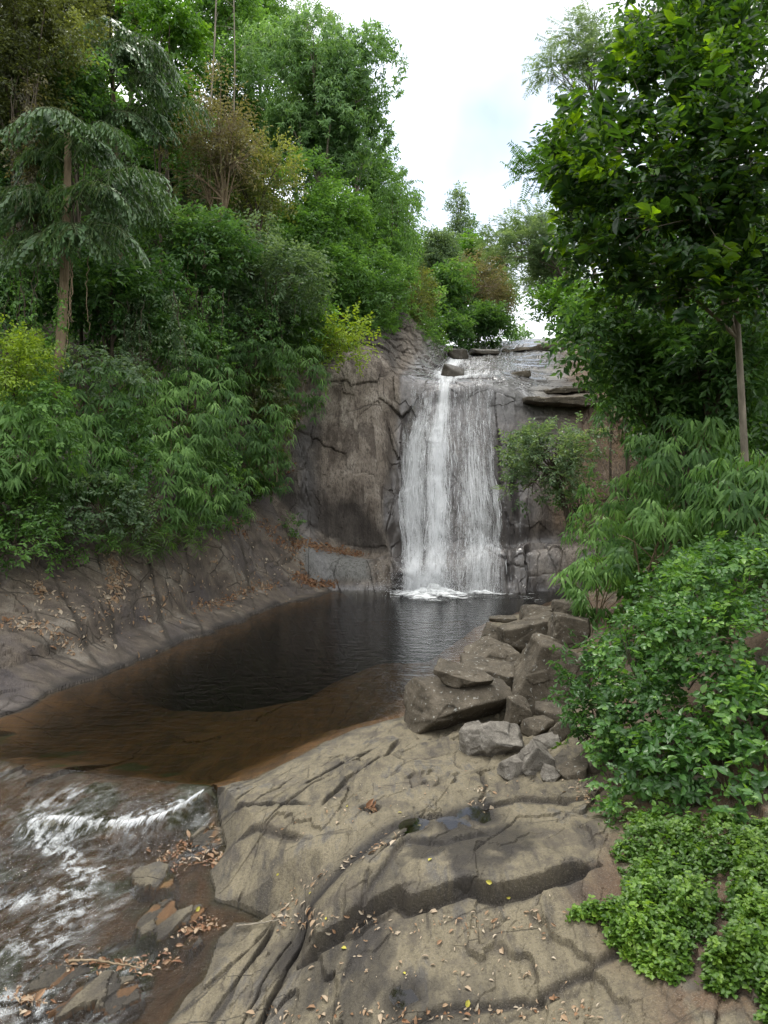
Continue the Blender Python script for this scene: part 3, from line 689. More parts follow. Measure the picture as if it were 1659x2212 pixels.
tan = sstep(10.3, 11.2, c_ + 0.3 * n1) * sstep(3.0, 3.6, r_)
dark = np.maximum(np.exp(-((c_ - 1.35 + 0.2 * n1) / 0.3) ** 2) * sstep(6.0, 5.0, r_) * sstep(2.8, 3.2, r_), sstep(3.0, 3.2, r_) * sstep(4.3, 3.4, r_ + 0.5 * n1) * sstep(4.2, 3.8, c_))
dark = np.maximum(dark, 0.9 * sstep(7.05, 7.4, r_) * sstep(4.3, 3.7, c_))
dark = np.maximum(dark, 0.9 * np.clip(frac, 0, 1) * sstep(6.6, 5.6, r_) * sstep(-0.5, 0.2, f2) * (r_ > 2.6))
pale = sstep(2.75, 2.55, r_) * sstep(0.6, 1.0, c_) * sstep(3.3, 2.6, c_ + 0.3 * n1) * sstep(1.15, 1.5, r_)
pale = np.maximum(pale, 0.65 * sstep(7.9, 8.6, c_) * sstep(10.9, 10.2, c_) * sstep(5.4, 6.2, r_))  # sky reflection on the wet upper slab, painted as paler rock
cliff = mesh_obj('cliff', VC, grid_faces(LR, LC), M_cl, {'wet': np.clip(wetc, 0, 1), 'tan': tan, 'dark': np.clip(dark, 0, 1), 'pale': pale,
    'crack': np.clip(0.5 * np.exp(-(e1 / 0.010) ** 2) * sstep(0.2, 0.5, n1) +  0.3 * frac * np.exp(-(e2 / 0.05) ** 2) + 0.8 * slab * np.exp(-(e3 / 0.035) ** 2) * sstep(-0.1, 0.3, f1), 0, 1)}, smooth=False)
tag(cliff, kind='structure')
VCg = VC.reshape(LR, LC, 3)

# ------------------------------------------------------------------ pool and rapids
b = NB('pool_water')
vv = b.mapping((1.0, 1.9, 1), (0, 0, math.radians(12)))
hn = b.math('ADD', b.math('MULTIPLY', b.noise(2.4, 4, 0.55, vv, 0.4), 0.55), b.math('MULTIPLY', b.noise(9.0, 3, 0.5, vv), 0.25))
sepn = b.n.new('ShaderNodeSeparateXYZ'); b.l.new(b.pos, sepn.inputs[0])
mr = b.n.new('ShaderNodeMapRange'); mr.inputs['From Min'].default_value = 12.5; mr.inputs['From Max'].default_value = 23; mr.inputs['To Min'].default_value = 0.2; mr.inputs['To Max'].default_value = 0.30
b.l.new(sepn.outputs['Y'], mr.inputs['Value'])
bk = b.n.new('ShaderNodeBump'); bk.inputs['Distance'].default_value = 0.42; b.l.new(hn, bk.inputs['Height']); b.l.new(mr.outputs[0], bk.inputs['Strength']); nrm = bk.outputs['Normal']
g = b.n.new('ShaderNodeBsdfGlossy'); g.inputs['Roughness'].default_value = 0.05
t = b.n.new('ShaderNodeBsdfTransparent'); t.inputs['Color'].default_value = (0.93, 0.93, 0.9, 1)
fr = b.n.new('ShaderNodeFresnel'); fr.inputs['IOR'].default_value = 1.33
b.l.new(nrm, g.inputs['Normal']); b.l.new(nrm, fr.inputs['Normal'])
va = b.n.new('ShaderNodeVolumeAbsorption'); va.inputs['Color'].default_value = (0.38, 0.36, 0.24, 1); va.inputs['Density'].default_value = 1.6
foam = b.bsdf((0.8, 0.82, 0.82), 0.6)
sh = b.shader_mix(fr.outputs[0], t.outputs[0], g.outputs[0])
M_pool = b.done(sh, va.outputs[0])
px0 = np.linspace(-9, 9.2, 120); py0 = np.linspace(9.6, 29.0, 130)
# a closed body: top sheet, walls and bottom
bm_top = [(-9, 29.2), (9.2, 29.2), (9.2, 14.5), (3.0, 11.4), (O2[0] + 0.6, O2[1] - 0.05), tuple(O2 + _down * 0.02), tuple(O1 + _down * 0.02), (-9.6, float(O1[1] + (-9.6 - O1[0]) * (O2[1] - O1[1]) / (O2[0] - O1[0])))]
k = len(bm_top)
V = np.array([(x, y, 0.0) for x, y in bm_top] + [(x, y, -4.2) for x, y in bm_top])
me = bpy.data.meshes.new('water')
me.from_pydata([tuple(v) for v in V], [], [list(range(k - 1, -1, -1)), list(range(k, 2 * k))] + [[j, (j + 1) % k, k + (j + 1) % k, k + j] for j in range(k)])
me.materials.append(M_pool); me.update()
water = tag(link('water', me), kind='structure')

# rapids: a rippled sheet that follows the stepped bed
RX, RY = np.meshgrid(np.linspace(-8.4, -0.9, 500), np.linspace(4.1, 12.6, 560)); RX = RX.ravel(); RY = RY.ravel()
flow = math.radians(-128)
fu = RX * math.cos(flow) + RY * math.sin(flow); fv = -RX * math.sin(flow) + RY * math.cos(flow)
wz = zwater(RX, RY)
warp = fbm(np.stack([RX * 0.9, RY * 0.9, 0 * RX], -1), 3, 301)
fu2 = fu + 0.25 * warp; fv2 = fv + 0.25 * fbm(np.stack([RX * 0.8, RY * 0.8, 0 * RX + 5], -1), 3, 303)
rip = fbm(np.stack([fu2 * 1.4, fv2 * 4.5, 0 * RX], -1), 5, 305, 0.6) * 0.055 + (1 - np.abs(fbm(np.stack([fu2 * 3.5, fv2 * 11, 0 * RX], -1), 3, 307))) * 0.022
sO = (RX - O1[0]) * _down[0] + (RY - O1[1]) * _down[1]
turb = sstep(0.0, 0.7, sO + 0.3 * warp)
dS, _, _ = polydist(RX, RY, STREAM + [STREAM[0]]); dS = np.where(inpoly(RX, RY, STREAM), dS, -dS)
still = softpoly(RX, RY, GP([(375, 1880), (480, 1850), (620, 1990), (480, 2010), (440, 2080), (330, 2230), (200, 2230), (300, 2130), (330, 2060), (240, 2040), (230, 1990)], -0.4), 0.15)
turb = turb * (1 - 0.92 * still) * sstep(0.0, 0.35, dS + 0.1)
WZ = wz + rip * turb - 0.01
keep = (sO > 0.015)
def band(pts, z, w):
    d, s, t = polydist(RX, RY, GP(pts, z)); return np.exp(-((d + 0.05 * warp) / w) ** 2)
fm = 1.0 * band([(448, 1735), (420, 1760), (380, 1780), (330, 1788), (290, 1800)], -0.3, 0.11)
fm = np.maximum(fm, 1.0 * band([(62, 1812), (120, 1818), (200, 1812), (280, 1806)], -0.36, 0.10))
fm = np.maximum(fm, 0.85 * band([(70, 1820), (110, 1850), (160, 1862), (155, 1890), (180, 1905), (215, 1893)], -0.4, 0.10))
fm = np.maximum(fm, 0.75 * band([(215, 1893), (190, 1925), (150, 1930), (60, 1945), (0, 1960)], -0.4, 0.10))
fm = np.maximum(fm, 0.55 * band([(0, 1640), (60, 1615), (110, 1600)], -0.05, 0.12))
fm = np.maximum(fm, 0.5 * band([(420, 1700), (330, 1690), (200, 1720), (80, 1740)], -0.12, 0.2) * 0.6)
fm = np.maximum(fm, 0.5 * band([(180, 1930), (150, 1990), (90, 2040), (0, 2060)], -0.45, 0.2))
fm = np.maximum(fm, 0.42 * band([(0, 2190), (40, 2150), (80, 2190)], -0.5, 0.2))
fm = np.maximum(fm, 0.45 * band([(75, 1785), (150, 1781), (268, 1792), (361, 1778)], -0.25, 0.10))
fo = fbm(np.stack([fu2 * 4.5, fv2 * 13, 0 * RX], -1), 5, 311)
fo2 = fbm(np.stack([RX * 14, RY * 14, 0 * RX], -1), 4, 313)
fo3 = fbm(np.stack([fu2 * 13, fv2 * 32, 0 * RX], -1), 4, 317)
sheen_streak = np.clip(0.5 * fo + 0.5 * fo3 + 0.30, 0, 1) ** 1.4 * 0.30 * (0.6 + 0.4 * sstep(-0.2, 0.5, warp + 0.5 * fo))  # sky sheen on the ripples, painted in as thin grey foam
foam_sheen = np.clip(np.clip(fm * 1.0 * (0.34 + 0.9 * fo2 + 0.6 * fo + 0.6 * fo3), 0, 1) + sheen_streak, 0, 1) * turb
keepg = keep.reshape(560, 500)
F = grid_faces(560, 500)
F = F[keep[F].all(1)]
b = NB('rapids_water')
vv = b.mapping((1.0, 3.4, 1), (0, 0, -flow))
hn = b.math('ADD', b.math('MULTIPLY', b.noise(7, 5, 0.6, vv, 0.5), 0.6), b.math('MULTIPLY', b.noise(26, 4, 0.6, vv), 0.2))
nrm = b.bump(hn, 1.0, 0.08)
g = b.n.new('ShaderNodeBsdfGlossy'); g.inputs['Roughness'].default_value = 0.08
t = b.n.new('ShaderNodeBsdfTransparent'); t.inputs['Color'].default_value = (0.66, 0.62, 0.46, 1)
fr = b.n.new('ShaderNodeFresnel'); fr.inputs['IOR'].default_value = 1.42
b.l.new(nrm, g.inputs['Normal']); b.l.new(nrm, fr.inputs['Normal'])
foam = b.bsdf((0.55, 0.575, 0.58), 0.4, 0.5, nrm)
fmask = b.math('MULTIPLY', b.attr('foam'), b.ramp(b.noise(55, 4, 0.65), [(0.38, 0.35), (0.58, 1.0)]))  # real foam and the painted sheen share this mask
M_rap = b.done(b.shader_mix(fmask, b.shader_mix(fr.outputs[0], t.outputs[0], g.outputs[0]), foam))
rapids = mesh_obj('rapids_water', np.stack([RX, RY, WZ], -1), F, M_rap, {'foam': foam_sheen})
tag(rapids, kind='structure')

# ------------------------------------------------------------------ the waterfall: veils following the rock, strands and splash
rng = np.random.default_rng(7)
def smooth2(A, k):
    for _ in range(k):
        A = (np.roll(A, 1, 0) + A + np.roll(A, -1, 0)) / 3; A = (np.roll(A, 1, 1) + A + np.roll(A, -1, 1)) / 3
    return A
jc = [int(np.searchsorted(colid, 4.95)), int(np.searchsorted(colid, 9.6))]
ir = [int(np.searchsorted(rowid, 0.85)), int(np.searchsorted(rowid, 10.2))]
SM = S + SN * smooth2(disp.reshape(LR, LC), 3)[..., None]
sub = SM[ir[0]:ir[1], jc[0]:jc[1]] + SN[ir[0]:ir[1], jc[0]:jc[1]] * 0.06
cc = CI[ir[0]:ir[1], jc[0]:jc[1]].ravel(); rr = RI[ir[0]:ir[1], jc[0]:jc[1]].ravel()
def gsn(c, m, w): return np.exp(-((c - m) / w) ** 2)
top = sstep(4.5, 7.0, rr)
chute = gsn(cc, 6.55 - 0.25 * (1 - top), 0.36 + 0.12 * (1 - top))
leftv = gsn(cc, 5.5 + 0.5 * top, 0.46 - 0.1 * top) * (0.35 + 0.65 * sstep(6.2, 4.4, rr)) * sstep(6.9, 6.2, rr)
rightv = gsn(cc, 7.55 + 0.2 * (1 - top), 0.75) * sstep(7.0, 6.4, rr) * (0.36 + 0.36 * sstep(6.0, 3.4, rr))
farr = gsn(cc, 8.45, 0.22) * sstep(5.6, 4.8, rr) * 0.55
slip = 0.9 * gsn(cc, 6.6, 0.55) * sstep(6.7, 7.1, rr) * sstep(8.6, 7.6, rr)
up = 0.26 * gsn(cc, 7.2, 1.9) * sstep(7.0, 7.5, rr) * sstep(9.8, 8.8, rr) + 1.0 * gsn(cc, 6.35 + 0.15 * np.sin(rr * 3), 0.42) * sstep(7.3, 7.8, rr) * sstep(9.9, 9.3, rr) + 0.55 * gsn(cc, 7.6, 1.0) * gsn(rr, 7.5, 0.25)
base = np.maximum(gsn(cc, 6.1, 0.8) * sstep(3.0, 1.5, rr) * 1.1, gsn(cc, 8.0, 0.5) * sstep(3.0, 2.2, rr) * 0.55)
dens = np.maximum.reduce([chute * sstep(7.4, 6.9, rr), leftv * 1.05, rightv, farr, slip, up, base])
dens = np.maximum(dens, 0.30 * sstep(5.0, 5.3, cc) * sstep(8.9, 8.5, cc) * sstep(7.2, 6.6, rr))
b = NB('falling_water')
uvw = b.n.new('ShaderNodeCombineXYZ'); b.l.new(b.attr('across'), uvw.inputs[0]); b.l.new(b.attr('along'), uvw.inputs[1])
nA = b.noise(1.0, 6, 0.65, b.mapping((5, 0.9, 1), vec=uvw.outputs[0]), 0.5)
nB = b.noise(1.0, 5, 0.7, b.mapping((22, 3.0, 1), vec=uvw.outputs[0]), 0.3)
nC = b.noise(1.0, 4, 0.75, b.mapping((34, 22, 1), vec=uvw.outputs[0]), 0.2)
nn = b.math('ADD', b.math('ADD', b.math('MULTIPLY', nA, 0.36), b.math('MULTIPLY', nB, 0.36)), b.math('MULTIPLY', nC, 0.28))
al = b.math('ADD', b.math('MULTIPLY', b.attr('flow_mask'), 0.95), b.math('MULTIPLY', b.math('SUBTRACT', nn, 0.5), 3.5))
al = b.math('MULTIPLY', b.math('SUBTRACT', al, 0.20), 1.35, True)
wb = b.bsdf((0.80, 0.82, 0.84), 0.5, 0.4)
tl = b.n.new('ShaderNodeBsdfTranslucent'); tl.inputs['Color'].default_value = (0.8, 0.82, 0.84, 1)
tr = b.n.new('ShaderNodeBsdfTransparent')
M_fall = b.done(b.shader_mix(al, tr.outputs[0], b.shader_mix(0.3, wb, tl.outputs[0])))
nr_, nc_ = ir[1] - ir[0], jc[1] - jc[0]
wf = mesh_obj('waterfall', sub.reshape(-1, 3), grid_faces(nr_, nc_), M_fall, {'across': cc, 'along': rr, 'flow_mask': dens})
tag(wf, kind='structure')
# strands and drops flung clear of the rock
mb_v, mb_f, cnt = [], [], 0
def surf(c, r):
    j = np.clip(np.interp(c, colid, np.arange(LC)), 0, LC - 1.001); i = np.clip(np.interp(r, rowid, np.arange(LR)), 0, LR - 1.001)
    i0, j0 = i.astype(int), j.astype(int); fi, fj = (i - i0)[:, None], (j - j0)[:, None]
    A = (SM[i0, j0] * (1 - fi) + SM[i0 + 1, j0] * fi) * (1 - fj) + (SM[i0, j0 + 1] * (1 - fi) + SM[i0 + 1, j0 + 1] * fi) * fj
    return A, SN[i0, j0]
dn = dens.reshape(nr_, nc_)
pr = (dn ** 1.6 * (rr.reshape(nr_, nc_) < 5.6)).ravel(); pr /= pr.sum()
NS = 450
pick = rng.choice(len(pr), NS, p=pr)
sc = cc[pick] + rng.normal(0, 0.03, NS); sr = rr[pick]
ln = rng.uniform(0.06, 0.40, NS); wdt = rng.uniform(0.004, 0.014, NS)
seg = 6
P0 = []
for k in range(seg + 1):
    A, N_ = surf(sc + 0.02 * np.sin(k + sc * 40), np.maximum(sr - ln * k / seg, 1.0))
    P0.append(A + N_ * (0.07 + 0.10 * rng.random(NS)[:, None] * k / seg))
P0 = np.stack(P0, 1)
side = np.array([1.0, 0.15, 0])[None, None]
ww = (wdt[:, None] * np.sin(np.linspace(0.15, np.pi - 0.1, seg + 1))[None])[..., None]
V = np.stack([P0 - side * ww, P0 + side * ww], 2).reshape(-1, 3)
idx = np.arange(NS * (seg + 1) * 2).reshape(NS, seg + 1, 2)
F = np.stack([idx[:, :-1, 0], idx[:, :-1, 1], idx[:, 1:, 1], idx[:, 1:, 0]], -1).reshape(-1, 4)
# splash drops: small tetra-like flakes round the foot and edges
ND = 14000
ctr = np.concatenate([np.stack([rng.normal(2.0, 0.75, ND // 2) - 0.3, 26.25 + rng.normal(0, 0.25, ND // 2), np.abs(rng.normal(0, 0.42, ND // 2))], -1),
                      surf(cc[(pk := rng.choice(len(pr), ND // 2, p=pr))], rr[pk])[0] + np.stack([rng.normal(0, 0.06, ND // 2), -np.abs(rng.normal(0.12, 0.14, ND // 2)), rng.normal(0, 0.05, ND // 2)], -1)])
ctr[:ND // 2, 0] = P(930, 1280, 26.2)[0] + rng.normal(0, 0.75, ND // 2)
sz = rng.uniform(0.006, 0.02, ND)[:, None]
q = rng.normal(size=(ND, 4, 3)); q = norm(q) * sz[:, None]
Vd = (ctr[:, None] + q).reshape(-1, 3)
Fd = np.arange(ND * 4).reshape(ND, 4)
Fd = np.concatenate([Fd[:, [0, 1, 2]], Fd[:, [0, 3, 1]], Fd[:, [1, 3, 2]], Fd[:, [2, 3, 0]]])
b = NB('white_water')
wb = b.bsdf((0.80, 0.82, 0.84), 0.5, 0.4); tl = b.n.new('ShaderNodeBsdfTranslucent'); tl.inputs['Color'].default_value = (0.8, 0.82, 0.84, 1)
M_white = b.done(b.shader_mix(0.35, wb, tl.outputs[0]))
spray = mesh_obj('waterfall_spray', np.concatenate([V, Vd]), [F, Fd + len(V)], M_white)
tag(spray, kind='structure')
# foam lying on the pool at the foot of the fall
FXg, FYg = np.meshgrid(np.linspace(0.2, 5.2, 260), np.linspace(24.6, 26.9, 160)); FXg = FXg.ravel(); FYg = FYg.ravel()
cx0 = P(930, 1290, 26.2)[0]; cx1 = P(1030, 1290, 26.2)[0]
fz = fbm(np.stack([FXg * 3, FYg * 5, 0 * FXg], -1), 5, 401); fz2 = fbm(np.stack([FXg * 10, FYg * 16, 0 * FXg], -1), 4, 402)
body = np.maximum(gsn(FXg, cx0, 1.4) * gsn(FYg, 26.35, 1.05), 0.7 * gsn(FXg, cx1 + 0.1, 0.7) * gsn(FYg, 26.45, 0.45))
ht = 0.012 + 0.30 * np.clip(body - 0.45, 0, 1) * (1 + 0.8 * fz) + 0.02 * fz2 * body
b = NB('pool_foam')
wb = b.bsdf((0.80, 0.82, 0.83), 0.6, 0.3); tr = b.n.new('ShaderNodeBsdfTransparent')
M_foam = b.done(b.shader_mix(b.attr('foam'), tr.outputs[0], wb))
fo_ = mesh_obj('foam_water', np.stack([FXg, FYg, ht], -1), grid_faces(160, 260), M_foam, {'foam': np.clip((body + 0.35 * fz + 0.3 * fz2 - 0.24) * 1.7, 0, 1)})
tag(fo_, kind='structure')

# the little curtain where the rapids drop over a rock step
rc = np.random.default_rng(19)
step_line = np.array(GP([(70, 1784), (110, 1780), (150, 1781), (210, 1787), (268, 1792), (320, 1786), (361, 1778), (400, 1762), (440, 1742)], -0.2))
tt = np.sort(rc.uniform(0, 1, 1400)); tt = tt[fbm(np.stack([tt * 22, 0 * tt, 0 * tt], -1), 3, 8) > -0.45]; tt = np.resize(tt, 420) if len(tt) < 420 else rc.choice(tt, 420, replace=False); kk = np.linspace(0, 1, len(step_line))
px_ = np.interp(tt, kk, step_line[:, 0]); py_ = np.interp(tt, kk, step_line[:, 1])
zt = zwater(px_, py_ + 0.06) + 0.03
h_ = rc.uniform(0.03, 0.11, 420); w_ = rc.uniform(0.001, 0.003, 420)
segs = np.linspace(0, 1, 5)
Pq = np.stack([np.stack([px_ + rc.normal(0, .006, 420) - 0.05 * s, py_ + 0.06 - 0.09 * s ** 0.8 + rc.normal(0, .014, 420), zt - h_ * s ** 1.6], -1) for s in segs], 1)
off = (w_[:, None] * np.array([0.6, 1, 1, 1.1, 0.5])[None])[..., None] * np.array([1.0, 0.2, 0])
Vq = np.stack([Pq - off, Pq + off], 2).reshape(-1, 3); iq = np.arange(420 * 10).reshape(420, 5, 2)
Fq = np.stack([iq[:, :-1, 0], iq[:, :-1, 1], iq[:, 1:, 1], iq[:, 1:, 0]], -1).reshape(-1, 4)
# bubbles and drops riding the foam below it
nb = 5200; pk_ = rc.choice(len(RX), nb, p=(np.clip(foam_sheen - 0.30, 0, 1) * (RY > 6)) / (np.clip(foam_sheen - 0.30, 0, 1) * (RY > 6)).sum())
cb = np.stack([RX[pk_], RY[pk_], WZ[pk_]], -1) + np.stack([rc.normal(0, .02, nb), rc.normal(0, .02, nb), np.abs(rc.normal(0.004, .014, nb))], -1)
qb = norm(rc.normal(size=(nb, 4, 3))) * rc.uniform(0.002, 0.007, (nb, 1, 1))
Vb = (cb[:, None] + qb).reshape(-1, 3); Ib = np.arange(nb * 4).reshape(nb, 4)
Fb = np.concatenate([Ib[:, [0, 1, 2]], Ib[:, [0, 3, 1]], Ib[:, [1, 3, 2]], Ib[:, [2, 3, 0]]]) + len(Vq)
tag(mesh_obj('rapids_spray', np.concatenate([Vq, Vb]), [Fq, Fb], M_white), kind='structure')
# ------------------------------------------------------------------ leaves
def rand_unit(rng, n): return norm(rng.normal(size=(n, 3)))
def ortho(D, N):
    N = N - (N * D).sum(-1, keepdims=True) * D
    return norm(N + 1e-6)
def leaf_mesh(name, C, D, N, L, W, mat, parent, kind='kite', tint=None, curl=0.12, origin=None, extra=None):
    """C base points, D leaf axes, N upper side normals, L length, W width (arrays); one mesh"""
    n = len(C); D = norm(D); N = ortho(D, N); S = np.cross(D, N)
    L = np.broadcast_to(L, (n,))[:, None]; W = np.broadcast_to(W, (n,))[:, None] * 0.5
    if kind == 'kite':
        pts = [(0, 0, 0), (0.42, 1, 0.10), (1, 0, -curl), (0.42, -1, 0.10)]; F = [[0, 1, 2, 3]]
    elif kind == 'lance':
        pts = [(0, 0, 0), (0.3, 1, 0.05), (1, 0, -curl * 1.5), (0.3, -1, 0.05)]; F = [[0, 1, 2, 3]]
    elif kind == 'fish':
        pts = [(0, 0, 0), (0.75, 0.75, 0.0), (1, 0.95, -curl), (0.9, 0.1, -curl * .5), (0.82, -0.95, -curl)]; F = [[0, 1, 2, 3, 4]]
    else:
        pts = [(0, 0, 0), (0.3, 0.92, 0.13), (0.68, 0.80, 0.05), (1, 0, -curl), (0.68, -0.80, 0.05), (0.3, -0.92, 0.13), (0.5, 0, -0.02)]
        F = [[0, 1, 2, 6], [6, 2, 3, 4], [0, 6, 4, 5]]
    k = len(pts)
    V = np.stack([C + D * (L * a) + S * (W * s_) + N * (L * h) for a, s_, h in pts], 1).reshape(-1, 3)
    if origin is not None: V = V - np.asarray(origin)
    fs = [(np.arange(n)[:, None] * k + np.array(f)[None]) for f in F]
    by = {}
    for f in fs: by.setdefault(f.shape[1], []).append(f)
    t = np.repeat(np.clip(tint if tint is not None else np.full(n, 0.5), 0, 1), k)
    return mesh_obj(name, V, [np.concatenate(v) for v in by.values()], mat, {'tint': t}, parent, smooth=False)

UP = np.array([0, 0, 1.0])
def sprays(rng, O, A, k, slen, L, W, kind, droop=0.2, sp_tint=None, jit=0.25):
    """O,A: spray origins and axes -> leaf arrays C,D,N,L,W,tint"""
    p = len(O); A = norm(A)
    Nn = ortho(A, UP[None] + rng.normal(0, 0.35, (p, 3))); S = np.cross(A, Nn)
    i = np.arange(k)
    if kind == 'alt' or kind == 'pin':
        t = (i + 0.6) / k; sgn = np.where(i % 2, 1.0, -1.0)
        C = O[:, None] + A[:, None] * (t[None, :, None] * slen)
        sw = 0.95 if kind == 'pin' else 0.75
        D = A[:, None] * (0.45 if kind == 'alt' else 0.3) + S[:, None] * (sgn * sw)[None, :, None] + rng.normal(0, jit if kind == 'alt' else 0.08, (p, k, 3))
        D = D - UP * droop
        C = C - UP[None, None] * (droop * slen * 0.5 * t[None, :, None] ** 2)
        N = np.broadcast_to(Nn[:, None], (p, k, 3)) + rng.normal(0, jit, (p, k, 3))
    elif kind == 'whorl' or kind == 'palm':
        ph = 2 * np.pi * i / k
        ph = ph[None] + rng.uniform(0, 6.28, (p, 1))
        R = S[:, None] * np.cos(ph)[..., None] + Nn[:, None] * np.sin(ph)[..., None]
        D = R + A[:, None] * 0.35 + rng.normal(0, 0.15, (p, k, 3)) - UP * droop
        C = O[:, None] + A[:, None] * rng.uniform(-0.5, 0.5, (p, k, 1)) * slen
        N = A[:, None] + UP * 0.6 + 0 * R
    elif kind == 'fan':
        a = np.linspace(-1, 1, k)[None, :, None] * rng.uniform(0.6, 1.0, (p, 1, 1))
        out = norm(A * np.array([1, 1, 0.15]))
        S2 = np.cross(out, UP)
        D = S2[:, None] * a * 1.0 + out[:, None] * 0.45 - UP * (droop + 0.45) + rng.normal(0, 0.13, (p, k, 3))
        C = O[:, None] + S2[:, None] * a * slen * 0.2 + rng.normal(0, 0.02, (p, k, 3))
        N = out[:, None] + UP * 0.5 + 0 * D
    n = p * k
    tn = (sp_tint if sp_tint is not None else rng.uniform(0.2, 0.8, p))
    tn = np.repeat(tn, k) + rng.normal(0, 0.13, n)
    sc = rng.uniform(0.7, 1.2, n)
    return C.reshape(n, 3), D.reshape(n, 3), N.reshape(n, 3), L * sc, W * sc, tn

# leaf materials: dark, mid, light reflectance
GM = {}
def gm(key, *a, **k): GM[key] = leaf_mat(key, *a, **k)
gm('mid_green_leaf', (0.039, 0.096, 0.022), (0.101, 0.220, 0.046), (0.209, 0.384, 0.078))
gm('deep_green_leaf', (0.029, 0.077, 0.024), (0.074, 0.166, 0.043), (0.159, 0.277, 0.072), rough=0.4, spec=0.4)
gm('bright_green_leaf', (0.026, 0.08, 0.010), (0.075, 0.18, 0.018), (0.16, 0.29, 0.03))
gm('pale_green_leaf', (0.053, 0.121, 0.040), (0.137, 0.263, 0.089), (0.242, 0.389, 0.158), transl=0.4)
gm('lime_leaf', (0.10, 0.17, 0.018), (0.25, 0.36, 0.03), (0.42, 0.52, 0.055), transl=0.4)
gm('olive_leaf', (0.05, 0.065, 0.022), (0.115, 0.145, 0.045), (0.22, 0.25, 0.065))
gm('dry_brown_leaf', (0.06, 0.055, 0.03), (0.14, 0.132, 0.068), (0.23, 0.225, 0.11))
gm('grey_green_leaf', (0.054, 0.101, 0.046), (0.131, 0.208, 0.109), (0.248, 0.340, 0.193))
gm('reed_leaf', (0.038, 0.099, 0.023), (0.105, 0.216, 0.051), (0.216, 0.377, 0.108), rough=0.5, spec=0.3)
gm('palm_leaf', (0.026, 0.062, 0.022), (0.074, 0.142, 0.054), (0.192, 0.264, 0.120), rough=0.42, transl=0.25, spec=0.4)
gm('glossy_leaf', (0.015, 0.042, 0.013), (0.036, 0.090, 0.024), (0.160, 0.300, 0.022), rough=0.32, transl=0.45, tcol=(2.2, 2.0, 0.4))
gm('creeper_leaf', (0.033, 0.085, 0.024), (0.078, 0.185, 0.043), (0.204, 0.369, 0.064), rough=0.38)
gm('clover_leaf', (0.04, 0.095, 0.014), (0.10, 0.20, 0.026), (0.21, 0.34, 0.045))
B_dark = bark_mat('dark_bark', (0.035, 0.028, 0.02), (0.11, 0.09, 0.065))
B_grey = bark_mat('grey_bark', (0.10, 0.088, 0.07), (0.26, 0.23, 0.18))
B_stalk = bark_mat('green_stalk', (0.03, 0.045, 0.018), (0.07, 0.09, 0.035))
B_tan = bark_mat('tan_bark', (0.12, 0.09, 0.055), (0.26, 0.2, 0.13))

# ------------------------------------------------------------------ plants
STY = {  # material, spray kind, leaves per spray, spray length, leaf L, leaf W, droop, leaf outline
 'mid':    ('mid_green_leaf', 'alt', 7, 0.55, 0.20, 0.095, 0.25, 'kite'),
 'deep':   ('deep_green_leaf', 'alt', 7, 0.5, 0.19, 0.09, 0.25, 'kite'),
 'bright': ('bright_green_leaf', 'alt', 7, 0.5, 0.21, 0.11, 0.2, 'kite'),
 'pale':   ('pale_green_leaf', 'palm', 6, 0.22, 0.26, 0.085, 0.75, 'lance'),
 'lime':   ('lime_leaf', 'alt', 8, 0.4, 0.10, 0.055, 0.1, 'kite'),
 'olive':  ('olive_leaf', 'alt', 7, 0.55, 0.14, 0.07, 0.15, 'kite'),
 'brown':  ('dry_brown_leaf', 'alt', 6, 0.55, 0.14, 0.055, 0.2, 'kite'),
 'grey':   ('grey_green_leaf', 'alt', 7, 0.5, 0.17, 0.075, 0.25, 'kite'),
 'feather':('grey_green_leaf', 'pin', 22, 0.7, 0.20, 0.045, 0.12, 'lance'),
 'featherb':('bright_green_leaf', 'pin', 22, 0.7, 0.20, 0.05, 0.15, 'lance'),
 'droopy': ('mid_green_leaf', 'alt', 9, 0.8, 0.18, 0.06, 0.9, 'lance'),
 'shrub':  ('mid_green_leaf', 'alt', 7, 0.3, 0.10, 0.05, 0.1, 'kite'),
 'shrubg': ('grey_green_leaf', 'alt', 7, 0.3, 0.11, 0.055, 0.1, 'kite'),
}
seed_no = [100]
def crown_sprays(rng, cl, n, up=0.25, shell=(0.72, 1.05), hole=-0.28):
    """spray origins and outward axes over a set of clumps (centre, radii)"""
    c = np.array([q[0] for q in cl]); r = np.array([q[1] for q in cl])
    wgt = (r[:, 0] * r[:, 2]) ** 1.0; wgt /= wgt.sum()
    pick = rng.choice(len(cl), n, p=wgt)
    d = rand_unit(rng, n); d[:, 2] = d[:, 2] * 0.85 + up; d = norm(d)
    rad = rng.uniform(shell[0], shell[1], n) ** 1.0
    rad = rad * (1 + 0.22 * fbm(d * 2.2 + pick[:, None] * 3.7, 3, int(rng.integers(1e6))))
    p = c[pick] + d * r[pick] * rad[:, None]
    keep = fbm(p * (1.3 / max(0.5, r.mean())), 3, int(rng.integers(1e6))) > hole
    return p[keep], d[keep], pick[keep]
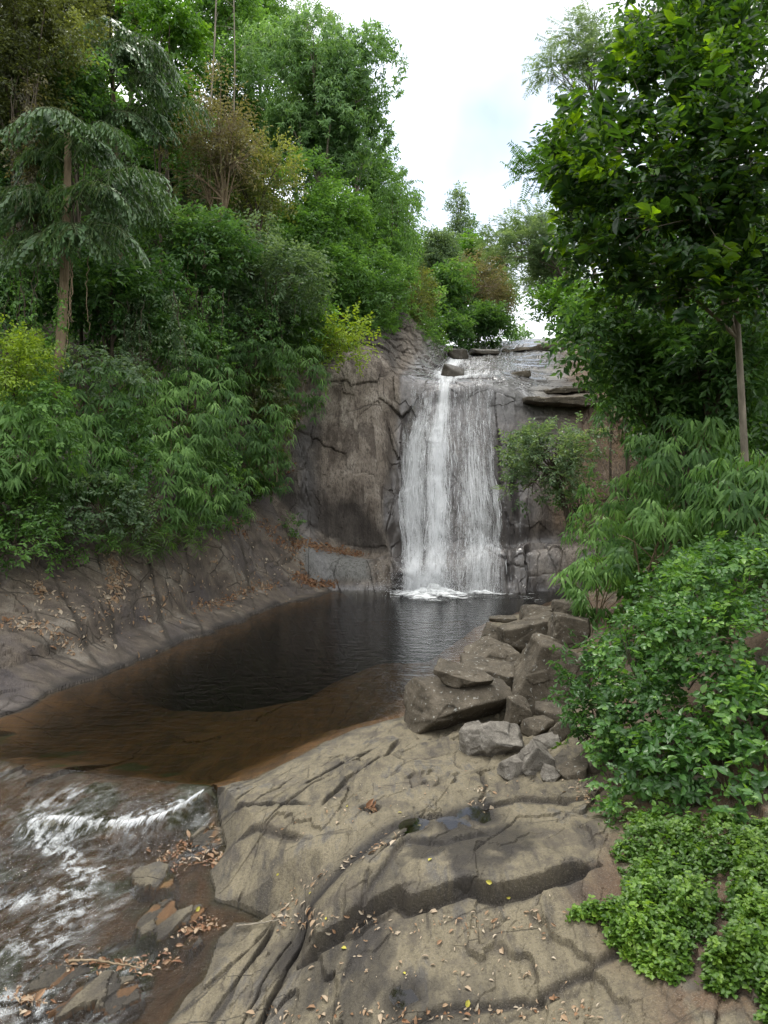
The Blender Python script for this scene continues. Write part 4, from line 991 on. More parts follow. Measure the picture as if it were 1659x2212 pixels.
def tree(name, label, cat, px, py, d, rx, rz, style, nc=9, cover=3.2, bark=None, group=None, ry=None, base=None, clump=0.42, trunk_r=None, shape='round', limbs=True, twigs=2,
         hole=-0.25, lean=(0, 0), bias=None, size=1.0, up=0.25, trunk=True, tint=0.0):
    """px,py,d: crown centre; rx,rz: crown half sizes in photo pixels"""
    seed_no[0] += 1; rng = np.random.default_rng(seed_no[0])
    c = P(px, py, d); k = d / FX; rx, rz = rx * k, rz * k; ry = (ry or 0.9) * rx
    m, kind, kk, sl, L, W, dr, outl = STY[style]
    sl, L, W = sl * size, L * size, W * size
    yy = [0, 10, 17, 27.5, 32, 45, 60, 90]
    xl = float(np.interp(d, yy, [-10, -9.8, -8.8, -4.9, 0.0, 3.0, 4.5, 8])); xr = float(np.interp(d, [0, 6, 8, 12, 16, 22, 28, 32, 45, 60, 90], [3.0, 2.9, 2.8, 3.7, 4.4, 6.0, 8.6, 10, 11.5, 14, 15]))
    if d < 62 and xl - 0.4 < c[0] < xr + 0.4: lean = ((xl - 0.6 if c[0] - xl < xr - c[0] else xr + 0.6) - c[0], lean[1])
    gz = float(hill(c[0] + lean[0], d + lean[1]))
    if base is None: base = np.array([c[0] + lean[0], d + lean[1], min(gz, c[2] - rz * 0.9) - 0.3])
    root = thing(name, base, label, cat, group)
    cl = []
    for q in range(nc):
        for _ in range(30):
            v = rand_unit(rng, 1)[0] * rng.uniform(0.25, 0.85)
            if shape == 'spire':
                h = rng.uniform(-1, 1); wd = 0.15 + 0.85 * (1 - h) / 2; v = np.array([rng.uniform(-1, 1) * wd * 0.7, rng.uniform(-1, 1) * wd * 0.7, h * 0.9])
            if shape == 'flat': v[2] *= 0.9
            if not cl or min(np.linalg.norm((v - o[2])) for o in cl) > 0.75 / nc ** 0.4: break
        rr = clump * rng.uniform(0.75, 1.25)
        cc_ = c + v * np.array([rx, ry, rz])
        if shape == 'spire': R = np.array([rx * rr * (1.1 - 0.4 * v[2]), rx * rr * (1.1 - 0.4 * v[2]), rz * rr * 0.55])
        elif shape == 'flat': R = np.array([rx * rr * 1.25, ry * rr * 1.25, rz * rr * 0.35])
        else: R = np.array([rx * rr, ry * rr, (rx * 0.5 + rz * 0.5) * rr * 0.95])
        cl.append((cc_, R, v))
    area = sum(np.pi * q[1][0] * q[1][2] for q in cl)
    n = int(min(26000, cover * 1.6 * area / (kk * L * W * 0.55)))
    O, A, pk = crown_sprays(rng, cl, n, up=up, hole=hole)
    A = norm(A * 0.75 + rng.normal(0, 0.45, A.shape) + UP * 0.05)
    ctint = np.array([rng.normal(0, 0.10) for _ in cl])
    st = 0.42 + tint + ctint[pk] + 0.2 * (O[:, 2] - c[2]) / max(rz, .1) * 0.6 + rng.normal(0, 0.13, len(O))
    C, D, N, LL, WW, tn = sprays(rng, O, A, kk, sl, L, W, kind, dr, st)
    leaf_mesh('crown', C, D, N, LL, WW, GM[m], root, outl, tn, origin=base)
    if trunk:
        mb = MB(); tr = trunk_r or max(0.05, 0.035 * rx + 0.02 * rz)
        top = c + np.array([0, 0, rz * 0.25]); mid = (base + top) / 2 + np.array([rng.normal(0, .06), rng.normal(0, .06), 0]) * np.linalg.norm(top - base)
        path = bez(base, mid, top, 12); mb.tube(path, np.linspace(tr, tr * 0.35, 12), 8)
        if limbs:
            for q in cl:
                s = path[int(rng.integers(5, 11))]
                e = q[0]; md = (s + e) / 2 + np.array([0, 0, 0.12 * np.linalg.norm(e - s)])
                pp = bez(s, md, e, 7); mb.tube(pp, np.linspace(tr * 0.4, tr * 0.12, 7), 5)
                for _ in range(twigs):
                    e2 = e + rand_unit(rng, 1)[0] * q[1] * 0.95
                    mb.tube(bez(pp[4], (pp[4] + e2) / 2 + rng.normal(0, 0.08, 3), e2, 5), np.linspace(tr * 0.13, tr * 0.04, 5), 4)
        mb.obj('trunk', bark or B_dark, root, origin=base)
    return root
def reed(label, px, py, d, rx, rz, n=None, size=1.0, mat='reed_leaf', group='reed bamboo thickets along the banks', tint=0.0, lw=(0.31, 0.055), k=6, cover=2.3, name='reed_bamboo', cat='bamboo', face=None, hang=0.35):
    """an arching thicket of reed bamboo: stems rise from the foot and hang their leaf fans outward"""
    seed_no[0] += 1; rng = np.random.default_rng(seed_no[0])
    c = P(px, py, d); kq = d / FX; rx, rz = rx * kq, rz * kq
    base = c - np.array([0, -0.25 * rx, rz * 1.0])
    L, W = lw[0] * size, lw[1] * size
    n = n or int(cover * 2.0 * np.pi * rx * rz / (k * L * W * 0.55))
    dd = rand_unit(rng, n); dd[:, 1] = -np.abs(dd[:, 1]) * 1.0 + 0.35; dd[:, 2] = dd[:, 2] * 0.9 + 0.12; dd = norm(dd)
    rad = rng.uniform(0.55, 1.08, n) * (1 + 0.25 * fbm(dd * 2.5 + px, 3, seed_no[0]))
    O = c + dd * np.array([rx, rx * 0.8, rz]) * rad[:, None]
    keep = fbm(O * 1.5, 3, seed_no[0] + 9) > -0.18
    O, dd = O[keep], dd[keep]
    A = norm(dd * np.array([1, 1, 0.3]) + rng.normal(0, 0.4, dd.shape) + np.array([0, -0.25, 0]))
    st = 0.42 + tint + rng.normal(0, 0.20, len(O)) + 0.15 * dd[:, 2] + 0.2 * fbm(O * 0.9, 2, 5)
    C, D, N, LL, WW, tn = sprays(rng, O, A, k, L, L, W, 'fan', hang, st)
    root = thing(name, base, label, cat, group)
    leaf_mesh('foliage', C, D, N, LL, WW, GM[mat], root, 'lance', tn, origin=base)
    mb = MB()
    for q in range(max(6, int(14 * rx))):
        e = c + norm(rng.normal(size=3) * np.array([1, .8, .6]) + np.array([0, -.2, .5])) * np.array([rx, rx * .8, rz]) * 0.95
        s = base + rng.normal(0, 0.22, 3) * np.array([rx, rx * .5, 0.1])
        mb.tube(bez(s, (s * 0.45 + e * 0.55) + np.array([0, 0, 0.35 * rz]), e, 8), np.linspace(0.014, 0.004, 8), 4)
    mb.obj('stem', B_tan, root, origin=base)
    return root
def mound(name, label, cat, clumps, leaf, L, W, cover=3.0, kk=7, sl=0.2, outl='broad', group=None, tint=0.0, kind='alt', droop=0.15, up=0.2, hole=-0.35, stems=18, light=0.0):
    """a leafy mound over clumps given as (px, py, depth, half width px, half height px)"""
    seed_no[0] += 1; rng = np.random.default_rng(seed_no[0])
    cl = []
    for px, py, d, a, h in clumps:
        k = d / FX; cl.append((P(px, py, d), np.array([a * k, a * k * 0.8, h * k])))
    cs = np.array([q[0] for q in cl])
    base = np.array([cs[:, 0].mean(), cs[:, 1].mean() + 0.2, min(q[0][2] - q[1][2] for q in cl)])
    area = sum(np.pi * q[1][0] * q[1][2] for q in cl)
    n = int(min(30000, cover * 1.7 * area / (kk * L * W * 0.6)))
    O, A, pk = crown_sprays(rng, cl, n, up=up, shell=(0.7, 1.06), hole=hole)
    # nothing inside a neighbouring clump
    inside = np.zeros(len(O), bool)
    for j, (cc_, R) in enumerate(cl):
        inside |= ((((O - cc_) / (R * 0.66)) ** 2).sum(-1) < 1)
    O, A, pk = O[~inside], A[~inside], pk[~inside]
    A2 = norm(A * 0.6 + rng.normal(0, 0.5, A.shape) + UP * 0.1)
    patch = fbm(O * 1.6, 3, seed_no[0])
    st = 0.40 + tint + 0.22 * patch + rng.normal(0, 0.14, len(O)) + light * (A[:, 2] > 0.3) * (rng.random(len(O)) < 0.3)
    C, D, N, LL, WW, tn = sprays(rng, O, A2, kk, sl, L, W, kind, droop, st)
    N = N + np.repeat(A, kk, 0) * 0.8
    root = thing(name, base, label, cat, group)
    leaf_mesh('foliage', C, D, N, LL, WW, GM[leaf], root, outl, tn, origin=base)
    if not stems: return root
    mb = MB()
    for q in range(stems):
        cc_, R = cl[q % len(cl)]
        e = cc_ + rand_unit(rng, 1)[0] * R * 0.9
        s = np.array([cc_[0], cc_[1] + 0.1, cc_[2] - R[2]]) + rng.normal(0, 0.1, 3)
        mb.tube(bez(s, (s + e) / 2 + rng.normal(0, 0.12, 3), e, 7), np.linspace(0.014, 0.004, 7), 5)
    mb.obj('stem', B_dark, root, origin=base)
    return root
def frond_mesh(rng, ln, npin, plen, ll, lw, arch=0.9, dens=15):
    """a bipinnate fishtail frond along +X from the origin, hanging; returns leaf arrays and stalk tubes"""
    t = np.linspace(0, 1, 14)
    ang = 0.75 - arch * 1.9 * t
    dx = np.cos(ang); dz = np.sin(ang)
    rach = np.stack([np.concatenate([[0], np.cumsum(dx[:-1])]), np.zeros(14), np.concatenate([[0], np.cumsum(dz[:-1])])], -1) * ln / 13
    mb = MB(); mb.tube(rach, np.linspace(0.035, 0.008, 14), 5)
    Cs, Ds, Ns, Ls = [], [], [], []
    for q in range(npin):
        u = 0.16 + 0.84 * (q + 0.5) / npin
        o = np.array([np.interp(u, t, rach[:, a]) for a in range(3)])
        g = np.array([np.interp(u, t, np.gradient(rach[:, a])) for a in range(3)]); g /= np.linalg.norm(g)
        for sg in (-1, 1):
            pl = plen * (math.sin(math.pi * min(1, 0.22 + u * 0.75)) * 0.8 + 0.25) * rng.uniform(0.85, 1.1)
            s = np.linspace(0, 1, 8)[:, None]
            side = np.array([0, sg, 0]) + rng.normal(0, 0.14, 3)
            pin = o + (side * 0.85 + g * 0.55) * s * pl + np.array([0, 0, 1]) * (0.22 * s - 0.95 * s ** 2.0) * pl
            mb.tube(pin, np.linspace(0.010, 0.003, 8), 4)
            nl = max(4, int(dens * pl / plen))
            tt = np.linspace(0.1, 1, nl)
            c = np.stack([np.interp(tt, s[:, 0], pin[:, a]) for a in range(3)], -1)
            gd = norm(np.stack([np.interp(tt, s[:, 0], np.gradient(pin[:, a])) for a in range(3)], -1))
            for s2 in (-1, 1):
                lat = norm(np.cross(gd, UP[None]) * s2)
                D = lat * 0.6 + gd * 0.55 - UP * 0.65 + rng.normal(0, 0.20, c.shape)
                Cs.append(c); Ds.append(D); Ns.append(lat * 0.8 + UP * 0.5 + 0 * c); Ls.append(ll * (1 - 0.35 * tt) * rng.uniform(0.6, 1.35, nl))
    return np.concatenate(Cs), np.concatenate(Ds), np.concatenate(Ns), np.concatenate(Ls), mb
def fishtail(label, foot, head, fronds, scale=1.0, tr=0.13, low_stub=True, tint=0.0):
    seed_no[0] += 1; rng = np.random.default_rng(seed_no[0])
    root = thing('fishtail_palm', foot, label, 'palm', 'fishtail palms on the left bank')
    foot = np.array(foot, float); head = np.array(head, float)
    mb = MB(); path = bez(foot, (foot + head) / 2 + np.array([0.12, 0, 0]), head, 26)
    r = np.linspace(tr, tr * 0.6, 26) * (1 + 0.05 * np.sin(np.arange(26) * 2.3)); mb.tube(path, r, 10)
    mb.obj('trunk', B_tan, root, origin=foot)
    for (u, az, ln, arch) in fronds:
        C, D, N, L, m2 = frond_mesh(rng, ln * scale, int(9 + 2 * ln), 0.95 * scale, 0.27 * scale, 0.09, arch, 12)
        a = math.radians(az); R = np.array([[math.cos(a), -math.sin(a), 0], [math.sin(a), math.cos(a), 0], [0, 0, 1]])
        o = np.array([np.interp(u, np.linspace(0, 1, 26), path[:, q]) for q in range(3)]) - foot
        n = len(C)
        fr = leaf_mesh('frond', C @ R.T + o, D @ R.T, N @ R.T, L, L * 0.34, GM['palm_leaf'], root, 'fish', 0.42 + tint + rng.normal(0, 0.16, n), curl=0.08)
        for q in range(len(m2.V)): m2.V[q] = m2.V[q] @ R.T + o
        m2.obj('stalk', B_stalk, fr)
    return root

# ---- fishtail palms on the left bank
ft = P(122, 860, 19.0); hd = P(147, 290, 19.3)
fishtail('tall fishtail palm with bare grey-brown trunk and two tiers of hanging fronds', ft, hd,
   [(0.99, 20, 1.5, .7), (0.99, 160, 1.3, .7), (0.98, 270, 1.5, .75), (0.98, 90, 1.5, .7), (0.93, 330, 1.2, .8), (0.88, 205, 1.1, .75),
    (0.72, 195, 1.9, .72), (0.70, 240, 1.6, .8), (0.72, -18, 3.0, .66), (0.73, 12, 2.6, .66), (0.69, 318, 2.4, .8), (0.68, 170, 1.5, .8), (0.57, 300, 1.9, .92), (0.57, -28, 2.4, .88), (0.56, 262, 1.4, .95), (0.57, 205, 1.5, .9)], 1.0)
ft = P(262, 700, 23.5); hd = P(238, 110, 24.5)
fishtail('slimmer fishtail palm behind the tall one, its grey-green fronds hanging limp', ft, hd,
   [(1.0, 100, 1.6, .7), (1.0, -70, 1.6, .7), (0.99, 200, 1.3, .9), (0.97, 0, 2.0, .8), (0.96, -30, 2.2, .85), (0.93, 230, 1.8, .9), (0.92, 300, 2.2, .95), (0.9, -15, 2.4, .85), (0.86, 270, 2.4, .95), (0.84, 330, 2.2, .95),
    (0.72, -8, 3.2, .72), (0.70, -30, 2.2, .85), (0.70, 250, 1.8, .9), (0.66, 210, 1.6, .9), (0.68, 300, 2.0, .9), (0.5, 320, 1.8, .9), (0.4, 300, 1.6, .9), (0.38, 345, 1.8, .9), (0.35, 270, 1.5, 1.0)], 1.0, tr=0.1, tint=-0.05)

# ---- trees of the left hillside
T = tree
HG = 'trees crowding the left hillside'
T('vine_draped_tree', 'dark brownish-green vine-draped tree at the top left corner', 'tree', 55, 130, 21, 165, 210, 'olive', 13, group=HG, tint=-0.2, size=0.9)
T('broadleaf_tree', 'yellow-tinged small-leaved crown just left of the slimmer palm\'s head', 'tree', 160, 110, 25, 70, 90, 'olive', 7, group=HG, tint=0.1)
T('broadleaf_tree', 'dark glossy tree wedged between the two palm heads', 'tree', 150, 215, 22.5, 110, 85, 'deep', 9, group=HG)
T('broadleaf_tree', 'shadowed dark tree at the left edge behind the tall palm\'s top', 'tree', 20, 370, 22, 110, 120, 'deep', 9, group=HG)
T('broadleaf_tree', 'vivid green broad-leaved tree in front of the slender pale trunks', 'tree', 370, 90, 30, 105, 115, 'bright', 11, group=HG)
T('broadleaf_tree', 'vivid green lower crown right of the slimmer palm\'s head', 'tree', 345, 235, 28, 95, 90, 'bright', 9, group=HG, tint=-0.1)
T('slender_tree', 'slender pale-trunked tree with feathery green crown near the top edge', 'tree', 480, 70, 40, 100, 130, 'mid', 10, bark=B_grey, group=HG, trunk_r=0.14)
T('slender_tree', 'airy mid-green tree at the skyline beside the slender pale trunk', 'tree', 570, 60, 45, 90, 110, 'mid', 10, bark=B_grey, group=HG, tint=0.05)
T('broadleaf_tree', 'dark green tree half hidden under the feathery slender tree', 'tree', 490, 180, 38, 90, 80, 'mid', 9, group=HG, tint=-0.05)
T('rubber_tree', 'tall pale green tree of drooping palmate leaves standing against the sky', 'tree', 690, 250, 37, 150, 215, 'pale', 22, cover=2.2, group=HG, bark=B_grey, hole=-0.35)
T('rubber_tree', 'loose pale-leaved tree leaning out from the skyline over the gorge', 'tree', 770, 330, 40, 70, 150, 'pale', 9, cover=1.2, group=HG, bark=B_grey, clump=0.3, hole=0.0)
T('slender_tree', 'lacy grey-green tree at the skyline behind the tall pale tree', 'tree', 640, 90, 50, 90, 70, 'grey', 9, cover=1.8, group=HG)
T('dry_tree', 'half-bare brownish tree with yellowing tips beside the palms', 'tree', 490, 340, 27, 115, 140, 'brown', 14, cover=0.95, group=HG, bark=B_tan, hole=-0.05, twigs=9, tint=0.1)
T('broadleaf_tree', 'yellow-tipped small tree right below the half-bare brown tree', 'tree', 540, 400, 28.5, 105, 100, 'olive', 11, cover=2.0, group=HG, tint=0.1)
T('broadleaf_tree', 'rounded mid-green tree below the tall pale tree', 'tree', 700, 500, 34, 130, 130, 'mid', 14, group=HG, tint=0.08)
T('broadleaf_tree', 'grassy-green low tree above the left cliff', 'tree', 760, 620, 33, 120, 80, 'mid', 12, group=HG, tint=0.05)
T('weeping_tree', 'weeping tree trailing long green curtains at the gorge edge', 'tree', 845, 500, 37, 55, 125, 'droopy', 12, group=HG, tint=0.1)
T('rubber_tree', 'small pale palmate-leaved tree behind the weeping tree', 'tree', 880, 430, 44, 35, 70, 'pale', 7, cover=1.6, group=HG)
T('broadleaf_tree', 'dark narrow tree just right of the weeping tree', 'tree', 893, 510, 47, 30, 75, 'deep', 6, group=HG)
T('broadleaf_tree', 'yellow-green bush-like tree beside the upper stream', 'tree', 900, 650, 38, 55, 70, 'olive', 8, group=HG, tint=0.12)
T('broadleaf_tree', 'feathery light green tree low at the stream edge above the fall', 'tree', 930, 690, 41, 35, 70, 'mid', 7, group=HG, tint=0.15)
T('broadleaf_tree', 'dark tangled tree in the shade below the half-bare tree', 'tree', 440, 560, 24.5, 120, 110, 'deep', 10, group=HG, tint=-0.05)
T('broadleaf_tree', 'grey-green vine-covered tree behind the reed bamboo', 'tree', 560, 620, 26, 130, 100, 'grey', 12, group=HG, tint=-0.12)
T('broadleaf_tree', 'dim dark tree standing behind the tall palm\'s trunk', 'tree', 240, 620, 21.5, 150, 120, 'deep', 10, group=HG, tint=-0.12)
T('broadleaf_tree', 'deep green shaded tree at the left edge below the fronds', 'tree', 20, 620, 20.5, 100, 100, 'deep', 9, group=HG, tint=-0.1)
T('lime_shrub', 'lime-yellow shrub leaning out over the left cliff top', 'shrub', 718, 735, 28.5, 75, 62, 'lime', 10, cover=2.0, bark=B_tan, base=P(660, 790, 29.5), size=1.5)
T('lime_shrub', 'lime-green bush at the left edge below the palms', 'shrub', 35, 790, 17.0, 80, 85, 'lime', 9, cover=2.2, tint=-0.2)
T('broadleaf_tree', 'mid-green tree right of the bamboo at the cliff corner', 'tree', 640, 700, 27.5, 90, 85, 'mid', 10, group=HG, tint=-0.08)

# ---- bare pale trunks and hanging vines on the left slope
def bare_trunk(label, a, b_, r):
    a, b_ = P(*a), P(*b_); mb = MB(); n = 16
    path = bez(a, (a + b_) / 2 + np.array([0.15, 0, 0]), b_, n); mb.tube(path - a, np.linspace(r, r * 0.7, n), 8)
    rg_ = np.random.default_rng(int(abs(a[0]) * 100))
    for q in range(5):
        s = path[6 + 2 * q % 9] - a; e = s + np.array([rg_.uniform(-1, 1), rg_.uniform(-.5, .5), rg_.uniform(.2, .8)])
        mb.tube(bez(s, (s + e) / 2 + np.array([0, 0, .1]), e, 6), np.linspace(r * .35, r * .1, 6), 5)
    o = mb.obj('bare_tree', B_grey); o.location = Vector(a.tolist()); tag(o, label, 'tree', 'bare pale trunks on the left slope')
bare_trunk('pale bare trunk running straight up out of the top edge', (452, 260, 29.5), (468, -120, 30), 0.035)
bare_trunk('second thin pale trunk right of the straight one', (505, 250, 31), (500, -100, 31.5), 0.028)
def hanging_vine(label, px, y0, y1, d, wpx, n, mat='olive_leaf', tint=0.0, leafy=True):
    seed_no[0] += 1; rr_ = np.random.default_rng(seed_no[0])
    base = P(px, y0, d); root = thing('hanging_vine', base, label, 'vine', 'hanging vines on the left slope')
    mb = MB(); O, Ax = [], []
    for q in range(n):
        x0 = px + rr_.normal(0, wpx); ya = y0 + rr_.uniform(-20, 30); yb = y1 + rr_.uniform(-90, 30)
        a, e = P(x0, ya, d + rr_.normal(0, .25)), P(x0 + rr_.normal(0, 12), yb, d - rr_.uniform(0, .5))
        pth = bez(a, (a + e) / 2 + np.array([rr_.normal(0, .25), -0.3, -0.2]), e, 18) + rr_.normal(0, 0.02, (18, 3)); mb.tube(pth - base, np.linspace(.012, .006, 18), 4)
        if leafy:
            t = rr_.random(26); k_ = (t * 16).astype(int); O.append(pth[k_] + rr_.normal(0, .05, (26, 3))); Ax.append(rr_.normal(0, 1, (26, 3)) + np.array([0, -.4, -.5]))
    mb.obj('stem', B_tan if not leafy else B_dark, root)
    if leafy:
        O = np.concatenate(O); Ax = np.concatenate(Ax)
        C_, D_, N_, L_, W_, t_ = sprays(rr_, O, Ax, 5, 0.2, 0.11, 0.06, 'alt', 0.5, 0.4 + tint + rr_.normal(0, .15, len(O)))
        leaf_mesh('foliage', C_, D_, N_, L_, W_, GM[mat], root, 'kite', t_, origin=base)
hanging_vine('brownish leafy vine curtain at the left edge above the tall palm', 60, 160, 560, 19.5, 30, 10, 'dry_brown_leaf')
hanging_vine('green vine curtain hanging below the tall palm\'s fronds at the left edge', 40, 560, 800, 18.6, 30, 9, 'mid_green_leaf')
hanging_vine('grey-green vine curtain right of the tall palm\'s trunk', 330, 640, 850, 21, 38, 11, 'grey_green_leaf')
hanging_vine('leafy vines trailing beneath the half-bare brown tree', 440, 620, 830, 23, 42, 12, 'mid_green_leaf')
hanging_vine('dark vine tangle draped between the bamboo and the lime shrub', 560, 610, 790, 25, 40, 12, 'deep_green_leaf')
hanging_vine('bare pale lianas dangling beside the tall palm\'s trunk', 150, 540, 770, 18.7, 14, 6, leafy=False)
hanging_vine('thin bare lianas hanging in the gap right of the palms', 420, 480, 650, 24, 26, 7, leafy=False)
# ---- reed bamboo thickets of the left bank
reed('reed bamboo thicket at the left edge below the lime bush', 20, 960, 17.2, 130, 120, tint=0.02)
reed('reed bamboo right of the palm trunk\'s foot', 190, 850, 19.5, 120, 95, tint=-0.08)
reed('pale-topped reed bamboo arching high in the middle of the left bank', 380, 900, 21.5, 140, 110, tint=0.10)
reed('dark reed bamboo behind the middle thicket', 330, 770, 22.5, 130, 90, tint=-0.15)
reed('reed bamboo thicket of long hanging fans above the grass tuft', 330, 1040, 20.5, 130, 115, tint=0.06)
reed('shaded reed bamboo between the left edge and the middle thicket', 160, 1000, 18.8, 110, 110, tint=-0.08)
reed('reed bamboo thicket beside the cliff corner', 520, 930, 25.2, 110, 110, tint=-0.02)
reed('reed bamboo leaning toward the cliff under the lime shrub', 630, 820, 27.2, 75, 85, tint=0.04)
reed('dim reed bamboo high on the bank behind the cliff corner', 500, 780, 25.5, 120, 80, tint=-0.14)
reed('low reed bamboo hanging over the bare bank rock', 460, 1055, 23.5, 90, 75, tint=-0.02)
reed('small reed bamboo tuft just above the cliff foot', 570, 1000, 26.6, 55, 70, tint=-0.05)
VG = 'small-leaved climbers on the left bank'
for lab, cl_, lf, sz, ti in [('small-leaved climber smothering the bamboo under the left lime bush', [(95, 890, 16.9, 60, 70), (60, 960, 16.8, 55, 60), (120, 960, 17.0, 45, 50)], 'mid_green_leaf', 0.12, 0.1),
        ('dark small-leaved climber hanging in the middle of the left bank', [(262, 930, 19.0, 50, 75), (290, 1010, 19.0, 42, 50)], 'deep_green_leaf', 0.12, 0.0),
        ('grey-green climber over the bamboo right of the palm trunk', [(215, 800, 19.0, 75, 45), (270, 830, 19.4, 60, 50)], 'grey_green_leaf', 0.12, 0.0),
        ('leafy climber trailing beside the cliff corner bamboo', [(440, 960, 22.2, 45, 75), (470, 1020, 22.6, 40, 50)], 'mid_green_leaf', 0.13, 0.0),
        ('broad climber spilling under the dark trees high on the left bank', [(420, 760, 22.3, 85, 50), (330, 720, 21.6, 70, 45), (520, 720, 24.5, 70, 45)], 'deep_green_leaf', 0.14, 0.05),
        ('olive climber clinging right of the cliff corner', [(590, 905, 26.0, 42, 55), (560, 850, 25.6, 50, 45)], 'olive_leaf', 0.13, -0.1)]:
    mound('climber', lab, 'climber', cl_, lf, sz, sz * 0.55, 2.2, outl='kite', sl=0.3, group=VG, tint=ti, hole=-0.2, droop=0.4, stems=0)
BG = 'leafy shrubs at the foot of the left bank'
mound('leafy_shrub', 'blue-green small-leaved shrub low on the left bank', 'shrub', [(210, 1080, 18.3, 80, 60), (130, 1100, 18, 75, 70), (280, 1110, 18.8, 55, 45)], 'grey_green_leaf', 0.11, 0.06, 2.4, outl='kite', sl=0.3, group=BG)
mound('leafy_shrub', 'mid-green shrub overhanging the bank at the left edge', 'shrub', [(30, 1120, 17, 85, 70), (-40, 1050, 17, 80, 80), (60, 1180, 16.8, 60, 40)], 'mid_green_leaf', 0.12, 0.06, 2.4, outl='kite', sl=0.3, group=BG)
mound('leafy_shrub', 'round emerald shrub at the base of the left cliff', 'shrub', [(540, 1030, 26.2, 38, 45)], 'mid_green_leaf', 0.12, 0.07, 2.4, outl='kite', sl=0.3, group=BG, tint=0.1)
mound('leafy_shrub', 'tiny dark shrub rooted in the leaf-filled cliff ledge', 'shrub', [(632, 1135, 27.6, 20, 18)], 'deep_green_leaf', 0.12, 0.07, 2.4, outl='kite', sl=0.3, group=BG, tint=0.2, stems=6)
mound('leafy_shrub', 'yellow-green grassy shrub hanging over the bare bank', 'shrub', [(300, 1165, 19.2, 60, 32), (380, 1160, 20.3, 50, 30), (250, 1150, 19, 40, 30)], 'clover_leaf', 0.30, 0.02, 1.6, outl='lance', sl=0.3, group=BG, tint=-0.25, stems=0)
mound('leafy_shrub', 'dark low shrub between the bamboo and the bank rock', 'shrub', [(480, 1110, 23.8, 55, 30), (180, 1170, 18.2, 60, 30), (420, 1130, 22, 50, 26)], 'mid_green_leaf', 0.12, 0.05, 2.2, outl='kite', sl=0.3, group=BG, tint=-0.05, stems=0)
mound('leafy_shrub', 'fringe of green plants on the rock rim above the left cliff', 'shrub', [(800, 690, 33, 60, 26), (870, 690, 36, 50, 30), (900, 720, 37.5, 40, 24), (940, 745, 40, 26, 20)], 'mid_green_leaf', 0.2, 0.06, 2.2, outl='kite', sl=0.4, group=BG, tint=0.05, stems=0)

T('broadleaf_tree', 'mid-green tree closing the skyline at the top edge behind the palms', 'tree', 270, 40, 36, 130, 120, 'mid', 13, group=HG, tint=-0.05)
T('broadleaf_tree', 'olive-green tree at the top edge left of the vivid green tree', 'tree', 130, 10, 33, 120, 110, 'olive', 12, group=HG, tint=-0.1)
T('broadleaf_tree', 'shaded green tree filling in behind the half-bare brown tree', 'tree', 420, 330, 33, 130, 120, 'mid', 12, group=HG, tint=-0.05)
T('broadleaf_tree', 'green tree between the half-bare tree and the tall pale tree', 'tree', 570, 300, 41, 100, 160, 'mid', 14, group=HG, tint=0.0)
T('broadleaf_tree', 'dark green tree low behind the tall pale tree', 'tree', 800, 420, 44, 70, 120, 'mid', 12, group=HG, tint=0.0)
T('broadleaf_tree', 'dense green tree above the cliff behind the lime shrub', 'tree', 760, 560, 36, 110, 90, 'mid', 12, group=HG, tint=0.0)
# ---- trees far up the gorge
FG = 'trees at the head of the gorge'
T('conical_tree', 'dark spire-topped tree rising above the far wood', 'tree', 990, 500, 70, 30, 85, 'grey', 16, cover=4.5, shape='spire', group=FG, size=1.5, tint=-0.05, clump=0.36)
T('broadleaf_tree', 'small dark round-topped tree right of the spire-topped tree', 'tree', 1010, 490, 72, 18, 30, 'deep', 5, group=FG, size=1.5)
T('broadleaf_tree', 'bright green spreading tree under the spire-topped tree', 'tree', 1010, 545, 62, 50, 50, 'bright', 9, group=FG, cover=4, size=1.5, tint=0.15)
T('broadleaf_tree', 'grey-green round tree left in the far wood', 'tree', 940, 545, 56, 50, 55, 'grey', 9, group=FG, cover=4.5, size=1.4)
T('broadleaf_tree', 'deep green tree over the upper stream', 'tree', 975, 640, 50, 55, 75, 'deep', 10, group=FG, cover=4.5, size=1.4, tint=0.05)
T('dry_tree', 'leafless brown-twigged tree in the far wood', 'tree', 1040, 610, 52, 60, 65, 'brown', 14, cover=0.7, twigs=12, group=FG, bark=B_tan, size=1.3, hole=0.0)
T('dry_tree', 'brownish fading tree at the right end of the far wood', 'tree', 1085, 640, 54, 38, 75, 'brown', 10, cover=1.5, twigs=6, group=FG, bark=B_tan, size=1.3)
T('broadleaf_tree', 'olive tree at the edge of the bright gap', 'tree', 1085, 570, 60, 35, 35, 'olive', 7, group=FG, cover=4.5, size=1.4, tint=-0.1)
T('broadleaf_tree', 'shadowy green tree at the stream\'s far bend', 'tree', 1050, 705, 48, 65, 42, 'deep', 10, group=FG, cover=4.5, size=1.3)
T('broadleaf_tree', 'dark tree at the foot of the far wood beside the rapids', 'tree', 975, 715, 46, 40, 40, 'deep', 8, group=FG, cover=4.5, size=1.2, tint=0.05)
T('broadleaf_tree', 'low green thicket tree closing the gap above the slab', 'tree', 1125, 725, 74, 40, 16, 'mid', 6, group=FG, size=1.5)

T('broadleaf_tree', 'wide dark tree behind the leafless brown-twigged tree', 'tree', 1040, 640, 64, 85, 80, 'deep', 14, cover=4.5, group=FG, size=1.6, tint=0.12)
T('broadleaf_tree', 'wide green tree behind the grey-green round tree', 'tree', 930, 620, 60, 70, 80, 'mid', 14, cover=4.5, group=FG, size=1.6, tint=0.0)
